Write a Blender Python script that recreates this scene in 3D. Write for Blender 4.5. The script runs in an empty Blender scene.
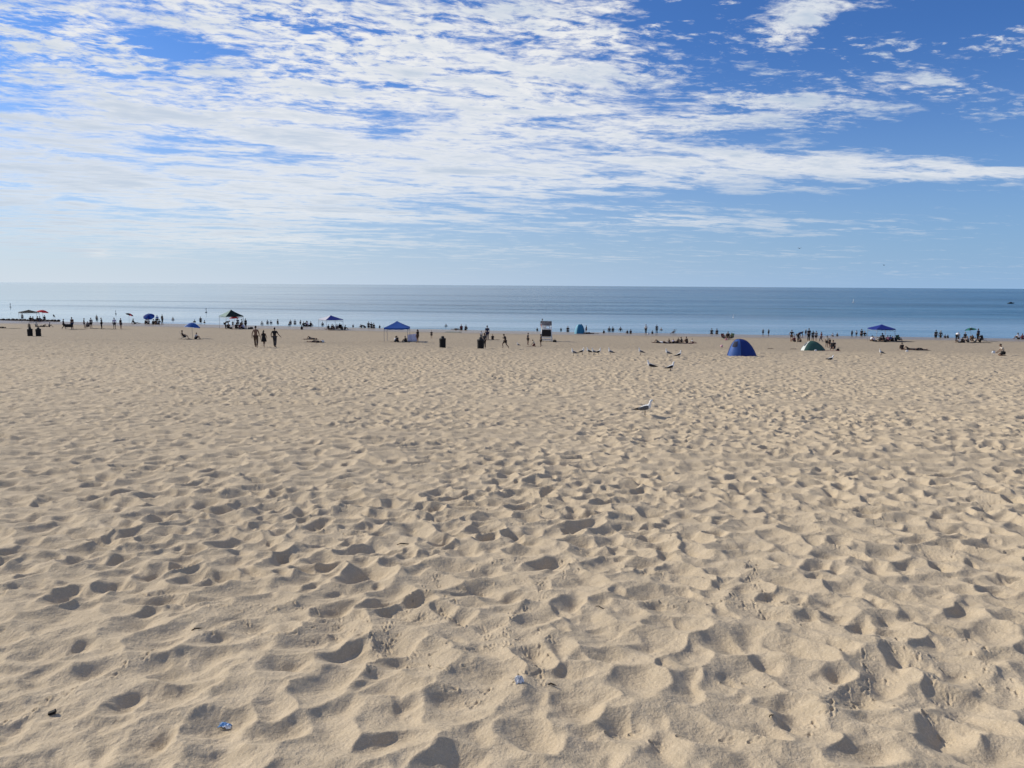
import bpy, bmesh, math, random
import numpy as np
from mathutils import Vector, Matrix, Euler, Quaternion

R = math.radians
random.seed(7)
rng = np.random.default_rng(11)
scene = bpy.context.scene
col = scene.collection

# ------------------------------------------------------------------ camera
CAM_Z = 7.8
FPX = 759.0
cam_d = bpy.data.cameras.new('camera')
cam_d.sensor_width = 36.0
cam_d.lens = 36.0 * FPX / 1024.0
cam_d.clip_start = 0.05
cam_d.clip_end = 90000
cam = bpy.data.objects.new('camera', cam_d)
col.objects.link(cam)
PITCH = math.atan(98.6 / FPX)
CAM_M = (Matrix.Rotation(R(90) - PITCH, 4, 'X') @ Matrix.Rotation(R(0.37), 4, 'Z'))
CAM_M.translation = Vector((0, 0, CAM_Z))
cam.matrix_world = CAM_M
scene.camera = cam


def ray(px, py):
    v = CAM_M.to_3x3() @ Vector(((px - 512) / FPX, -(py - 384) / FPX, -1.0))
    return v.normalized()


# ------------------------------------------------------------------ beach profile
PT = np.array([-60, -8, 0, 3, 6, 10, 17, 26, 36, 53, 60, 68, 75, 85, 100, 115, 129.5, 138, 150, 180, 4000])
PH = np.array([1.2, 1.6, 1.75, 1.95, 2.14, 2.43, 2.93, 3.42, 3.87, 4.65, 5.02, 5.58, 6.08, 6.72, 7.22, 7.52, 7.80, 8.05, 8.5, 9.6, 14])


def _pchip():
    x, y = PT.astype(float), PH.astype(float)
    h = np.diff(x); d = np.diff(y) / h
    m = np.zeros_like(y)
    for i in range(1, len(x) - 1):
        if d[i - 1] * d[i] > 0:
            w1 = 2 * h[i] + h[i - 1]; w2 = h[i] + 2 * h[i - 1]
            m[i] = (w1 + w2) / (w1 / d[i - 1] + w2 / d[i])
    m[0], m[-1] = d[0], d[-1]
    return x, y, m


_px, _py, _pm = _pchip()


def prof_h(t):
    t = np.clip(np.asarray(t, float), _px[0], _px[-1])
    i = np.clip(np.searchsorted(_px, t) - 1, 0, len(_px) - 2)
    h = _px[i + 1] - _px[i]; s = (t - _px[i]) / h
    return ((2 * s**3 - 3 * s**2 + 1) * _py[i] + (s**3 - 2 * s**2 + s) * h * _pm[i]
            + (-2 * s**3 + 3 * s**2) * _py[i + 1] + (s**3 - s**2) * h * _pm[i + 1])


def shore_y(x):
    x = np.clip(np.asarray(x, float), -170, 170)
    return 129.5 - np.where(x < 0, 0.25, 0.135) * x


def tpar(x, y):
    return np.asarray(y, float) * 129.5 / shore_y(x)


def base_z(x, y):
    return CAM_Z - prof_h(tpar(x, y))


def unproject(px, py):
    """where the sight line through a pixel meets the smooth beach (or the water)"""
    v = ray(px, py)
    d = np.arange(2.0, 400, 0.05)
    k = 1.0 / v.y
    z = CAM_Z + v.z * k * d
    x = v.x * k * d
    hit = np.nonzero(z <= np.maximum(base_z(x, d), 0.0))[0]
    i = hit[0] if len(hit) else len(d) - 1
    return Vector((x[i], d[i], 0.0))


# ------------------------------------------------------------------ value noise
def make_noise(seed):
    g = np.random.default_rng(seed)
    T = g.random((256, 256)).astype(np.float32)

    def n(x, y):
        xi = np.floor(x); yi = np.floor(y)
        fx = (x - xi); fy = (y - yi)
        fx = fx * fx * fx * (fx * (fx * 6 - 15) + 10); fy = fy * fy * fy * (fy * (fy * 6 - 15) + 10)
        a = xi.astype(np.int64) & 255; b = yi.astype(np.int64) & 255
        a1 = (a + 1) & 255; b1 = (b + 1) & 255
        return ((T[a, b] * (1 - fx) + T[a1, b] * fx) * (1 - fy)
                + (T[a, b1] * (1 - fx) + T[a1, b1] * fx) * fy) - 0.5
    return n


# ------------------------------------------------------------------ the sand sheet
def build_rows():
    r = [0.9]
    while r[-1] < 2.7: r.append(r[-1] * 1.03)
    while r[-1] < 8.0: r.append(r[-1] * 1.0022)
    while r[-1] < 40: r.append(r[-1] * 1.0035)
    while r[-1] < 95: r.append(r[-1] + 0.14)
    while r[-1] < 170: r.append(r[-1] + 0.25)
    while r[-1] < 4000: r.append(r[-1] * 1.12)
    return np.array(r)


RR = build_rows()
A_IN = R(39.5)
ta = np.linspace(-A_IN, A_IN, 1360)
out = np.linspace(A_IN, 2 * math.pi - A_IN, 150)[1:-1]
TH = np.concatenate([ta, out])          # azimuth from +Y towards +X, a closed ring
NR, NT, NI = len(RR), len(TH), len(ta)
rg, tg = np.meshgrid(RR, TH, indexing='ij')
GX = rg * np.sin(tg); GY = rg * np.cos(tg)
N1, N2, N3, N4 = (make_noise(s) for s in (1, 2, 3, 4))
TT = tpar(GX, GY)
# fade of the relief towards the wet, flatter sand and at the outer rows
fade = np.clip(1.25 - TT / 150.0, 0.2, 1.0) * np.clip((125 - TT) / 10.0, 0, 1)
fade *= np.clip((175 - rg) / 40, 0, 1)
inn = np.zeros(NT); inn[:NI] = 1.0
ca, sa = math.cos(R(28)), math.sin(R(28))
UX, UY = GX * ca + GY * sa, -GX * sa + GY * ca
DZ = np.zeros_like(GX)
DZ += 0.08 * N1(GX / 3.4, GY / 3.0)
DZ += 0.095 * N2(UX / 0.95, UY / 0.52)
DZ += 0.075 * (0.35 - np.abs(N3(UX / 0.62 + 9, UY / 0.34)))
DZ += 0.022 * N4(GX / 0.21, GY / 0.15) + 0.010 * N1(GX / 0.083, GY / 0.06)
WXA = 0.42 * N3(GX[:, :NI] / 0.12 + 60, GY[:, :NI] / 0.12); WYA = 0.42 * N2(GX[:, :NI] / 0.12, GY[:, :NI] / 0.12 + 30)
SOFT = np.clip((24 - RR) / 16, 0, 1)


def stamp(x, y, ang, L, W, D, k=0.007, rim=0.34):
    """a foot's pit: an elongated bowl cut into the sand with pushed-up edges"""
    d = math.hypot(x, y)
    t = math.atan2(x, y)
    Rm = 2.3 * max(L, W)
    i0, i1 = np.searchsorted(RR, (d - Rm, d + Rm))
    j0, j1 = np.searchsorted(ta, (t - Rm / d, t + Rm / d))
    if i1 - i0 < 2 or j1 - j0 < 2:
        return
    sl = (slice(i0, i1), slice(j0, j1))
    dx = GX[sl] - x; dy = GY[sl] - y
    c, s = math.cos(ang), math.sin(ang)
    u = (dx * c + dy * s) / L; v = (-dx * s + dy * c) / W
    u = u + WXA[sl] + 0.12 * v * v * (1 if (int(x * 1000) & 1) else -1); v = v + WYA[sl]
    q2 = u * u + v * v
    P = DZ[sl]
    w0 = np.exp(-q2 * 0.8)
    z0 = float((P * w0).sum() / (w0.sum() + 1e-9)) * 0.55
    q = np.sqrt(q2)
    P = P + rim * D * np.exp(-((q - 1.25) / 0.38) ** 2) * (0.75 + 0.5 * np.clip(-u, -1, 1))
    zc = z0 - D + D * 1.05 * (np.sqrt(q2 + 0.12) - 0.35) * 1.25 + D * 0.22 * u
    h = np.clip(0.5 + 0.5 * (zc - P) / k, 0, 1)
    DZ[sl] = zc * (1 - h) + P * h - k * h * (1 - h)


pits = []
# scattered prints, thinning with distance
for _ in range(74000):
    d = math.sqrt(random.uniform(2.2 ** 2, 112 ** 2)) if random.random() < 0.82 else math.sqrt(random.uniform(2.2**2, 45**2))
    t = random.uniform(-A_IN, A_IN)
    pits.append((d * math.sin(t), d * math.cos(t), random.gauss(1.35, 0.75), random.uniform(0.13, 0.23), random.uniform(0.08, 0.145),
                 random.uniform(0.028, 0.070) * (1 if random.random() < .7 else 1.25)))
# walked trails
for _ in range(420):
    d = random.uniform(2.5, 95); t = random.uniform(-A_IN, A_IN)
    x, y = d * math.sin(t), d * math.cos(t)
    hd = random.choice((random.gauss(1.05, 0.25), random.gauss(1.05, 0.2), random.gauss(1.7, 0.35), random.gauss(0.2, 0.3)))
    for k in range(random.randint(8, 46)):
        hd += random.gauss(0, 0.06)
        x += 0.62 * math.cos(hd); y += 0.62 * math.sin(hd)
        s_ = 0.12 if k % 2 else -0.12
        pits.append((x - s_ * math.sin(hd), y + s_ * math.cos(hd), hd + random.gauss(0, .15), random.uniform(0.15, 0.20),
                     random.uniform(0.085, 0.12), random.uniform(0.05, 0.085)))
# the clear track in front of the camera heading up and right
for tr in (((-0.3, 6.0), 1.15, 13), ((-2.6, 5.0), 0.75, 14), ((1.35, 3.3), 1.7, 10), ((0.9, 4.5), 1.45, 12), ((-3.4, 7.2), 0.5, 14)):
    (x, y), hd, n = tr
    for k in range(n):
        hd += random.gauss(0, 0.05)
        x += 0.58 * math.cos(hd); y += 0.58 * math.sin(hd)
        s_ = 0.12 if k % 2 else -0.12
        pits.append((x - s_ * math.sin(hd), y + s_ * math.cos(hd), hd + random.gauss(0, .12), 0.18, 0.115, random.uniform(0.065, 0.10)))
for _ in range(650):
    d = math.sqrt(random.uniform(2.5 ** 2, 10 ** 2)); t = random.uniform(-A_IN, A_IN)
    pits.append((d * math.sin(t), d * math.cos(t), random.gauss(1.0, 0.8), random.uniform(0.13, 0.25), random.uniform(0.085, 0.155), random.uniform(0.03, 0.075)))
random.shuffle(pits)
for (x, y, a_, L_, W_, D_) in pits:
    if y < 1.6: continue
    d_ = math.hypot(x, y)
    # some patches are trampled, others left nearly smooth
    pm = float(N4(np.array(x / 2.6 + 20), np.array(y / 3.4)) + 0.6 * N1(np.array(x / 0.9), np.array(y / 1.1 + 70)))
    if L_ < 0.18 and pm < -0.46: continue
    f_ = min(1.12, max(0.72, 0.90 + 0.5 * pm))
    far_ = 1.0 + 0.16 * min(1, max(0, (d_ - 7) / 14))
    wide = 1.0 + 0.20 * min(1, max(0, (d_ - 7) / 14))
    stamp(x, y, a_ + (0 if random.random() < .6 else random.uniform(-1.2, 1.2)), L_ * wide, W_ * wide, D_ * f_ * far_)

# small gull tracks: three short toes pressed in, in wandering lines
def toe_line(x, y, ang, ln, D, W=0.0065):
    d = math.hypot(x, y)
    Rm = ln * 1.2 + 0.02
    t = math.atan2(x, y)
    i0, i1 = np.searchsorted(RR, (d - Rm, d + Rm)); j0, j1 = np.searchsorted(ta, (t - Rm / d, t + Rm / d))
    if i1 - i0 < 2 or j1 - j0 < 2: return
    sl = (slice(i0, i1), slice(j0, j1))
    dx = GX[sl] - x; dy = GY[sl] - y
    c, s = math.cos(ang), math.sin(ang)
    u = np.clip((dx * c + dy * s) / ln, 0, 1); ex = dx - u * ln * c; ey = dy - u * ln * s
    q = np.sqrt(ex * ex + ey * ey) / W
    DZ[sl] += -D * np.exp(-q * q) + 0.45 * D * np.exp(-((q - 1.9) / 0.7) ** 2)


for _ in range(46):
    d = random.uniform(2.9, 9.5); t = random.uniform(-0.25, 0.6) if random.random() < .75 else random.uniform(-.6, .6)
    x, y = d * math.sin(t), d * math.cos(t); hd = random.uniform(0, 6.28)
    for k in range(random.randint(7, 20)):
        hd += random.gauss(0, 0.3)
        x += 0.105 * math.cos(hd); y += 0.105 * math.sin(hd)
        s_ = 0.03 if k % 2 else -0.03
        px_, py_ = x - s_ * math.sin(hd), y + s_ * math.cos(hd)
        for a_ in (-0.5, 0, 0.5):
            toe_line(px_, py_, hd + a_ + random.gauss(0, .05), random.uniform(0.045, 0.06), random.uniform(0.003, 0.006))
# vehicle ruts: two long shallow grooves each, running along the beach
for (yc, x0, x1, sl) in ((10.3, 1.0, 14, 0.02), (17.9, -9.5, -2.0, 0.012), (20.5, -14, 12, 0.006), (13.4, -10, 2, -0.01)):
    for o in (-0.0, 0.75):
        dd = GY - (yc + o + sl * GX) + 0.05 * N2(GX / 1.7, GY * 0 + yc)
        w = np.clip((GX - x0) / 1.5, 0, 1) * np.clip((x1 - GX) / 1.5, 0, 1)
        DZ *= 1 - 0.62 * w * np.exp(-(dd / 0.30) ** 2)
        DZ += w * (-0.034 * np.exp(-(dd / 0.11) ** 2) + 0.016 * np.exp(-((np.abs(dd) - 0.2) / 0.07) ** 2))

# light ripples and scuffs left on the surface after the prints
DZ[:, :NI] += 0.006 * N2(GX[:, :NI] / 0.055, GY[:, :NI] / 0.05) + 0.009 * N3(UX[:, :NI] / 0.22 + 3, UY[:, :NI] / 0.07) * np.clip(N1(GX[:, :NI] / 1.3, GY[:, :NI] / 1.3 + 40) * 3 + .6, 0, 1)
# loose crumbs of kicked sand near the camera
DZ[:, :NI] += (0.006 * np.clip(N4(GX[:, :NI] / 0.035, GY[:, :NI] / 0.035) * 2 - 0.25, 0, 1) * np.clip((9 - rg[:, :NI]) / 5, 0, 1)
               * np.clip(N1(GX[:, :NI] / 0.8 + 5, GY[:, :NI] / 0.8) * 4, 0, 1))
DZ[:, NI:] *= 0.4
GZ = base_z(GX, GY) + DZ * fade


def ground_z(x, y):
    """height of the finished sand (bilinear on the fan grid)"""
    d = math.hypot(x, y); t = math.atan2(x, y)
    if abs(t) >= A_IN * 0.999 or d > 165:
        return float(base_z(x, y))
    i = int(np.clip(np.searchsorted(RR, d) - 1, 0, NR - 2)); j = int(np.clip(np.searchsorted(ta, t) - 1, 0, NI - 2))
    a = (d - RR[i]) / (RR[i + 1] - RR[i]); b = (t - ta[j]) / (ta[j + 1] - ta[j])
    return float((GZ[i, j] * (1 - a) + GZ[i + 1, j] * a) * (1 - b) + (GZ[i, j + 1] * (1 - a) + GZ[i + 1, j + 1] * a) * b)


def grid_mesh(name, X, Y, Z, wrap, centre=None):
    nr, nt = X.shape
    co = np.stack([X, Y, Z], -1).reshape(-1, 3).astype(np.float32)
    i = np.arange(nr - 1)[:, None]; j = np.arange(nt if wrap else nt - 1)[None, :]
    j1 = (j + 1) % nt
    f = np.stack([i * nt + j, i * nt + j1, (i + 1) * nt + j1, (i + 1) * nt + j], -1).reshape(-1, 4)
    f = f[:, ::-1]
    me = bpy.data.meshes.new(name)
    nv = len(co)
    loops = f.reshape(-1).astype(np.int32)
    starts = np.arange(len(f), dtype=np.int32) * 4
    totals = np.full(len(f), 4, np.int32)
    if centre is not None:
        co = np.vstack([co, np.array([centre], np.float32)])
        tri = np.stack([np.arange(nt), (np.arange(nt) + 1) % nt, np.full(nt, nv)], -1)[:, ::-1].astype(np.int32)
        starts = np.concatenate([starts, len(loops) + np.arange(nt, dtype=np.int32) * 3])
        totals = np.concatenate([totals, np.full(nt, 3, np.int32)])
        loops = np.concatenate([loops, tri.reshape(-1)])
    me.vertices.add(len(co)); me.vertices.foreach_set('co', co.reshape(-1))
    me.loops.add(len(loops)); me.loops.foreach_set('vertex_index', loops)
    me.polygons.add(len(starts)); me.polygons.foreach_set('loop_start', starts); me.polygons.foreach_set('loop_total', totals)
    me.polygons.foreach_set('use_smooth', np.ones(len(starts), bool))
    me.update(calc_edges=True)
    return me


# ------------------------------------------------------------------ material helpers
def nodes_mat(name):
    m = bpy.data.materials.new(name); m.use_nodes = True
    nt = m.node_tree
    return m, nt, nt.nodes['Principled BSDF']


def mix_rgb(nt, fac, a, b, mode='MIX'):
    n = nt.nodes.new('ShaderNodeMix'); n.data_type = 'RGBA'; n.blend_type = mode
    for s, v in ((n.inputs[0], fac), (n.inputs[6], a), (n.inputs[7], b)):
        if isinstance(v, (int, float)): s.default_value = v
        elif isinstance(v, tuple): s.default_value = (*v, 1) if len(v) == 3 else v
        else: nt.links.new(v, s)
    return n.outputs[2]


class MX:
    def __init__(self, nt): self.nt = nt

    def __call__(self, op, a, b=None, c=None, clamp=False):
        n = self.nt.nodes.new('ShaderNodeMath'); n.operation = op; n.use_clamp = clamp
        for i, v in enumerate((a, b, c)):
            if v is None: continue
            if isinstance(v, (int, float)): n.inputs[i].default_value = v
            else: self.nt.links.new(v, n.inputs[i])
        return n.outputs[0]

    def remap(self, v, a, b, c=0.0, d=1.0, smooth=True):
        n = self.nt.nodes.new('ShaderNodeMapRange'); n.interpolation_type = 'SMOOTHSTEP' if smooth else 'LINEAR'
        self.nt.links.new(v, n.inputs[0])
        for k, q in zip((1, 2, 3, 4), (a, b, c, d)): n.inputs[k].default_value = q
        return n.outputs[0]

    def noise(self, vec, scale, detail=3.0, rough=0.5, dist=0.0):
        n = self.nt.nodes.new('ShaderNodeTexNoise')
        n.inputs['Scale'].default_value = scale; n.inputs['Detail'].default_value = detail
        n.inputs['Roughness'].default_value = rough; n.inputs['Distortion'].default_value = dist
        if vec is not None: self.nt.links.new(vec, n.inputs['Vector'])
        return n.outputs['Fac']

    def mapping(self, vec, scale=(1, 1, 1), rot=(0, 0, 0), loc=(0, 0, 0)):
        n = self.nt.nodes.new('ShaderNodeMapping')
        n.inputs['Scale'].default_value = scale; n.inputs['Rotation'].default_value = rot; n.inputs['Location'].default_value = loc
        self.nt.links.new(vec, n.inputs['Vector'])
        return n.outputs[0]


def geo_pos(nt):
    return nt.nodes.new('ShaderNodeNewGeometry').outputs['Position']


# sand
SAND, nt, bs = nodes_mat('sand_material')
mx = MX(nt); P = geo_pos(nt)
big = mx.noise(P, 0.35, 4, 0.6)
mid = mx.noise(P, 6.0, 4, 0.6)
grain = mx.noise(P, 260.0, 2, 0.7)
speck = mx.remap(mx.noise(P, 130.0, 2, 0.6), 0.70, 0.76)
c1 = mix_rgb(nt, mx.remap(big, 0.3, 0.7), (0.545, 0.443, 0.315), (0.615, 0.505, 0.363))
c2 = mix_rgb(nt, mx.remap(mid, 0.25, 0.75), c1, (0.495, 0.402, 0.282))
c3 = mix_rgb(nt, mx('MULTIPLY', mx.remap(grain, 0.2, 0.8), 0.75), c2, (0.40, 0.322, 0.220))
c3 = mix_rgb(nt, mx('MULTIPLY', mx.remap(mx.noise(P, 85.0, 2, 0.6), 0.5, 0.75), 0.35), c3, (0.74, 0.63, 0.46))
c4 = mix_rgb(nt, mx('MULTIPLY', speck, 0.6), c3, (0.10, 0.085, 0.07))
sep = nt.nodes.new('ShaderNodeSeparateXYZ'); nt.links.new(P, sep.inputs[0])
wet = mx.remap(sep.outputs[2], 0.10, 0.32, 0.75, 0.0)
far_shade = mx.remap(sep.outputs[1], 18.0, 85.0, 0.0, 0.85)
c4 = mix_rgb(nt, far_shade, c4, (0.322, 0.264, 0.192))  # far sand darkened and greyed: shade of its backlit relief put into the colour
c5 = mix_rgb(nt, wet, c4, (0.22, 0.185, 0.145))
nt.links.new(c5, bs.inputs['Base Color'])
nt.links.new(mx.remap(wet, 0, 0.75, 0.95, 0.35), bs.inputs['Roughness'])
bs.inputs['Specular IOR Level'].default_value = 0.15
b1 = nt.nodes.new('ShaderNodeBump'); b1.inputs['Strength'].default_value = 0.9; b1.inputs['Distance'].default_value = 0.014
nt.links.new(mx.noise(P, 38.0, 4, 0.65), b1.inputs['Height'])
b2 = nt.nodes.new('ShaderNodeBump'); b2.inputs['Strength'].default_value = 0.5; b2.inputs['Distance'].default_value = 0.003
nt.links.new(grain, b2.inputs['Height']); nt.links.new(b1.outputs[0], b2.inputs['Normal'])
nt.links.new(b2.outputs[0], bs.inputs['Normal'])

beach_me = grid_mesh('beach_sand', GX, GY, GZ, True, (0, 0, float(base_z(0, 0))))
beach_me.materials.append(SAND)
beach = bpy.data.objects.new('beach_sand', beach_me); col.objects.link(beach)
beach['kind'] = 'structure'; beach['label'] = 'wide pale sand beach trodden all over with footprints'

# ------------------------------------------------------------------ the lake
sr = [60.0]
while sr[-1] < 420: sr.append(sr[-1] + 0.55)
while sr[-1] < 60000: sr.append(sr[-1] * 1.09)
SR = np.array(sr); ST = np.concatenate([np.linspace(-R(40), R(40), 420), np.linspace(R(40), R(320), 60)[1:-1]])
r_, t_ = np.meshgrid(SR, ST, indexing='ij')
SX, SY = r_ * np.sin(t_), r_ * np.cos(t_)
off = SY - shore_y(SX)                                   # metres out from the shoreline
near = np.clip(off / 12, 0, 1) * np.clip((420 - r_) / 120, 0, 1)
SZ = np.zeros_like(SX)
ph = off + 5 * N1(SX / 40, SY / 60) * 2
sw = lambda w, p, a: a * (np.exp(2.2 * (np.sin(ph * 2 * math.pi / w + p) - 1)) - 0.3)
SZ += near * (sw(23, 0.4, 0.16) * (0.6 + 1.2 * N2(SX / 45, off / 30)) + sw(11, 2.0, 0.07) * (0.6 + 1.5 * N3(SX / 22, off / 15)))
SZ += near * 0.05 * N4(SX / 5, SY / 1.6)
# two small breaking ridges near the edge
for (o, a, w) in ((4.5, 0.16, 0.8), (11, 0.12, 1.2), (2.0, 0.08, 0.5)):
    dd = off - o - 2.2 * N2(SX / 14 + o, SX * 0 + o)
    SZ += a * np.exp(-(dd / w) ** 2) * np.clip(0.5 + 1.6 * N3(SX / 9 + o, SX * 0 + 2), 0, 1)

WATER, nt, bs = nodes_mat('water_material')
mx = MX(nt); P = geo_pos(nt)
sep = nt.nodes.new('ShaderNodeSeparateXYZ'); nt.links.new(P, sep.inputs[0])
X_, Y_ = sep.outputs[0], sep.outputs[1]
slope = mx('ADD', mx('MULTIPLY', mx('MINIMUM', X_, 0.0), 0.25), mx('MULTIPLY', mx('MAXIMUM', X_, 0.0), 0.135))
offn = mx('SUBTRACT', mx('ADD', Y_, mx('MAXIMUM', mx('MINIMUM', slope, 24.0), -42.5)), 129.5)
shal = mx.remap(mx('ADD', offn, mx('MULTIPLY', mx('SUBTRACT', mx.noise(mx.mapping(P, (0.02, 0.06, 0.0)), 1.0, 3), 0.5), 50.0)), 25, 120, 1.0, 0.0)
streak = mx.noise(mx.mapping(P, (0.0035, 0.028, 0.0)), 1.0, 4, 0.6)
colr = mix_rgb(nt, shal, (0.013, 0.080, 0.142), (0.21, 0.325, 0.41))
colr = mix_rgb(nt, mx('MULTIPLY', mx.remap(streak, 0.42, 0.62), 0.8), colr, (0.06, 0.175, 0.245))
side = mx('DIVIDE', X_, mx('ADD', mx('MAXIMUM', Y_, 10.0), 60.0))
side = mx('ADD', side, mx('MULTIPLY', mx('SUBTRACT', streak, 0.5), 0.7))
colr = mix_rgb(nt, mx.remap(side, -0.65, 0.05, 0.92, 0.0), colr, (0.34, 0.44, 0.46))  # paler water towards the sun: broad sun glitter put into the colour
# longer dark swell lines standing out on the calm water
wob = mx('MULTIPLY', mx('SUBTRACT', mx.noise(mx.mapping(P, (0.012, 0.0, 0.0)), 1.0, 3), 0.5), 16.0)
offw = mx('ADD', offn, wob)
for o_, w_, a_ in ((160, 11, 0.75), (88, 5, 0.7), (120, 4, 0.5), (240, 20, 0.5), (430, 45, 0.45), (1500, 350, 0.45), (58, 3, 0.35)):
    q_ = mx('DIVIDE', mx('SUBTRACT', offw, float(o_)), float(w_))
    ln_ = mx('MULTIPLY', mx('EXPONENT', mx('MULTIPLY', mx('MULTIPLY', q_, q_), -1.0)), a_)
    ln_ = mx('MULTIPLY', ln_, mx.remap(mx.noise(mx.mapping(P, (0.006, 0.002, 0.0), (0, 0, 0), (o_, 0, 0)), 1.0, 3), 0.34, 0.52))
    lines = ln_ if o_ == 160 else mx('ADD', lines, ln_)
lines = mx('MINIMUM', mx('MULTIPLY', lines, mx.remap(side, -0.62, -0.25, 0.25, 1.0)), 0.9)
colr = mix_rgb(nt, lines, colr, (0.012, 0.05, 0.085))
foam_n = mx.noise(mx.mapping(P, (0.35, 1.4, 0.0)), 1.0, 5, 0.65)
foam = mx('MULTIPLY', mx.remap(sep.outputs[2], 0.10, 0.20), mx.remap(foam_n, 0.42, 0.55))
foam2 = mx('MULTIPLY', mx.remap(offn, 0.0, 1.0, 0.6, 0.0), mx.remap(foam_n, 0.40, 0.5))
foam_all = mx('MULTIPLY', mx('MAXIMUM', mx('MULTIPLY', foam, mx.remap(offn, 14, 26, 0.5, 0.0)), foam2), 0.8)
colr = mix_rgb(nt, foam_all, colr, (0.75, 0.78, 0.80))
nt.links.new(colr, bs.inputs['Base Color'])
nt.links.new(mx('ADD', mx('MULTIPLY', foam_all, 0.6), mx.remap(side, -0.6, 0.2, 0.10, 0.22)), bs.inputs['Roughness'])
bs.inputs['IOR'].default_value = 1.333
nt.links.new(mx.remap(lines, 0.0, 0.9, 0.5, 0.05, False), bs.inputs['Specular IOR Level'])
w1 = mx.noise(mx.mapping(P, (0.55, 1.6, 1.0)), 1.0, 4, 0.6)
w2 = mx.noise(mx.mapping(P, (0.05, 0.17, 1.0)), 1.0, 3, 0.5)
b1 = nt.nodes.new('ShaderNodeBump'); b1.inputs['Distance'].default_value = 0.40
calm = mx.remap(side, -0.62, 0.25, 0.04, 1.0)
calm = mx('MULTIPLY', calm, mx.remap(shal, 0.2, 1.0, 1.0, 0.35))
nt.links.new(mx('MULTIPLY', mx('ADD', mx.remap(streak, 0.4, 0.65, 0.9, 0.35), mx('MULTIPLY', lines, 0.5)), calm), b1.inputs['Strength'])
nt.links.new(w1, b1.inputs['Height'])
b2 = nt.nodes.new('ShaderNodeBump'); b2.inputs['Distance'].default_value = 0.5; nt.links.new(mx('MULTIPLY', calm, 0.6), b2.inputs['Strength'])
nt.links.new(w2, b2.inputs['Height']); nt.links.new(b1.outputs[0], b2.inputs['Normal'])
nt.links.new(b2.outputs[0], bs.inputs['Normal'])
lake_me = grid_mesh('lake_water', SX, SY, SZ - 0.07 * np.clip((40 - off) / 20, 0, 1), True)
lake_me.materials.append(WATER)
lake = bpy.data.objects.new('lake_water', lake_me); col.objects.link(lake)
lake['kind'] = 'structure'; lake['label'] = 'calm blue lake reaching to the horizon'

# ------------------------------------------------------------------ sun and sky
SUN_EL, SUN_AZ = R(31.5), R(-64)          # azimuth from +Y, negative = to the left
sd = Vector((math.sin(SUN_AZ) * math.cos(SUN_EL), math.cos(SUN_AZ) * math.cos(SUN_EL), math.sin(SUN_EL)))
sun_l = bpy.data.lights.new('sun', 'SUN'); sun_l.energy = 4.4; sun_l.angle = R(0.55); sun_l.color = (1.0, 0.92, 0.77)
sun = bpy.data.objects.new('sun', sun_l); col.objects.link(sun)
sun.rotation_euler = (-sd).to_track_quat('-Z', 'Y').to_euler()

world = bpy.data.worlds.new('World'); scene.world = world; world.use_nodes = True
nt = world.node_tree; nt.nodes.clear(); mx = MX(nt)
sky = nt.nodes.new('ShaderNodeTexSky'); sky.sky_type = 'NISHITA'; sky.sun_disc = False
sky.sun_elevation = SUN_EL; sky.sun_rotation = SUN_AZ
sky.altitude = 100; sky.air_density = 1.0; sky.dust_density = 0.6; sky.ozone_density = 2.0
tc = nt.nodes.new('ShaderNodeTexCoord'); D = tc.outputs['Generated']
sep = nt.nodes.new('ShaderNodeSeparateXYZ'); nt.links.new(D, sep.inputs[0])
dx, dy, dz = sep.outputs
yy = mx('MAXIMUM', dy, 0.12)
u_ = mx('DIVIDE', dx, yy); v_ = mx('DIVIDE', dz, yy)
zz = mx('ADD', mx('MAXIMUM', dz, 0.0), 0.045)
cmb = nt.nodes.new('ShaderNodeCombineXYZ')
nt.links.new(mx('DIVIDE', dx, zz), cmb.inputs[0]); nt.links.new(mx('DIVIDE', dy, zz), cmb.inputs[1])
CP = cmb.outputs[0]


def uv_of(px, py):
    v = ray(px, py)
    return v.x / v.y, v.z / v.y


# cloud banks: centre and half sizes given as bearings in the sky
BANKS = [  # px, py, rx, ry, tilt (deg, + = rising to the right), weight
    (430, 60, 230, 75, 6, 0.80),
    (180, 10, 190, 40, 0, 0.70),
    (60, 60, 110, 70, 0, 0.62),
    (250, 130, 330, 55, 3, 0.85),
    (120, 185, 300, 45, 0, 0.80),
    (560, 172, 260, 34, -2, 0.95),
    (860, 167, 200, 13, -3, 0.72),
    (830, 100, 230, 17, 8, 0.50),
    (560, 120, 150, 26, 8, 0.50),
    (792, 30, 36, 20, 22, 0.80),
    (835, 3, 60, 9, 5, 0.60),
    (590, 2, 45, 10, 0, 0.6),
    (600, 45, 80, 26, 0, 0.40),
    (975, 48, 80, 22, 8, 0.28),
    (640, 218, 190, 7, -2, 0.62),
    (360, 214, 160, 7, -2, 0.45),
    (160, 232, 380, 16, 0, 0.42),
    (330, 252, 420, 12, 0, 0.26),
    (950, 169, 150, 8, -2, 0.55), (98, 253, 13, 5, 0, 0.60), (140, 256, 34, 3, 0, 0.35), (270, 240, 120, 4, 0, 0.25),
    (160, 42, 40, 22, 0, -0.55),
    (200, 60, 60, 20, -20, -0.25),
    (365, 88, 40, 14, 0, -0.40),
    (400, 158, 70, 8, 0, -0.40),
    (740, 200, 120, 8, -3, -0.25), (800, 62, 170, 22, 8, -0.35), (900, 132, 160, 10, 4, -0.25), (930, 200, 200, 14, 0, -0.4), (700, 20, 60, 30, 0, -0.3), (950, 10, 80, 20, 0, -0.4),
    (480, 212, 200, 5, -1, -0.35), (110, 105, 70, 12, 0, -0.15),
]
C = None
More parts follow.
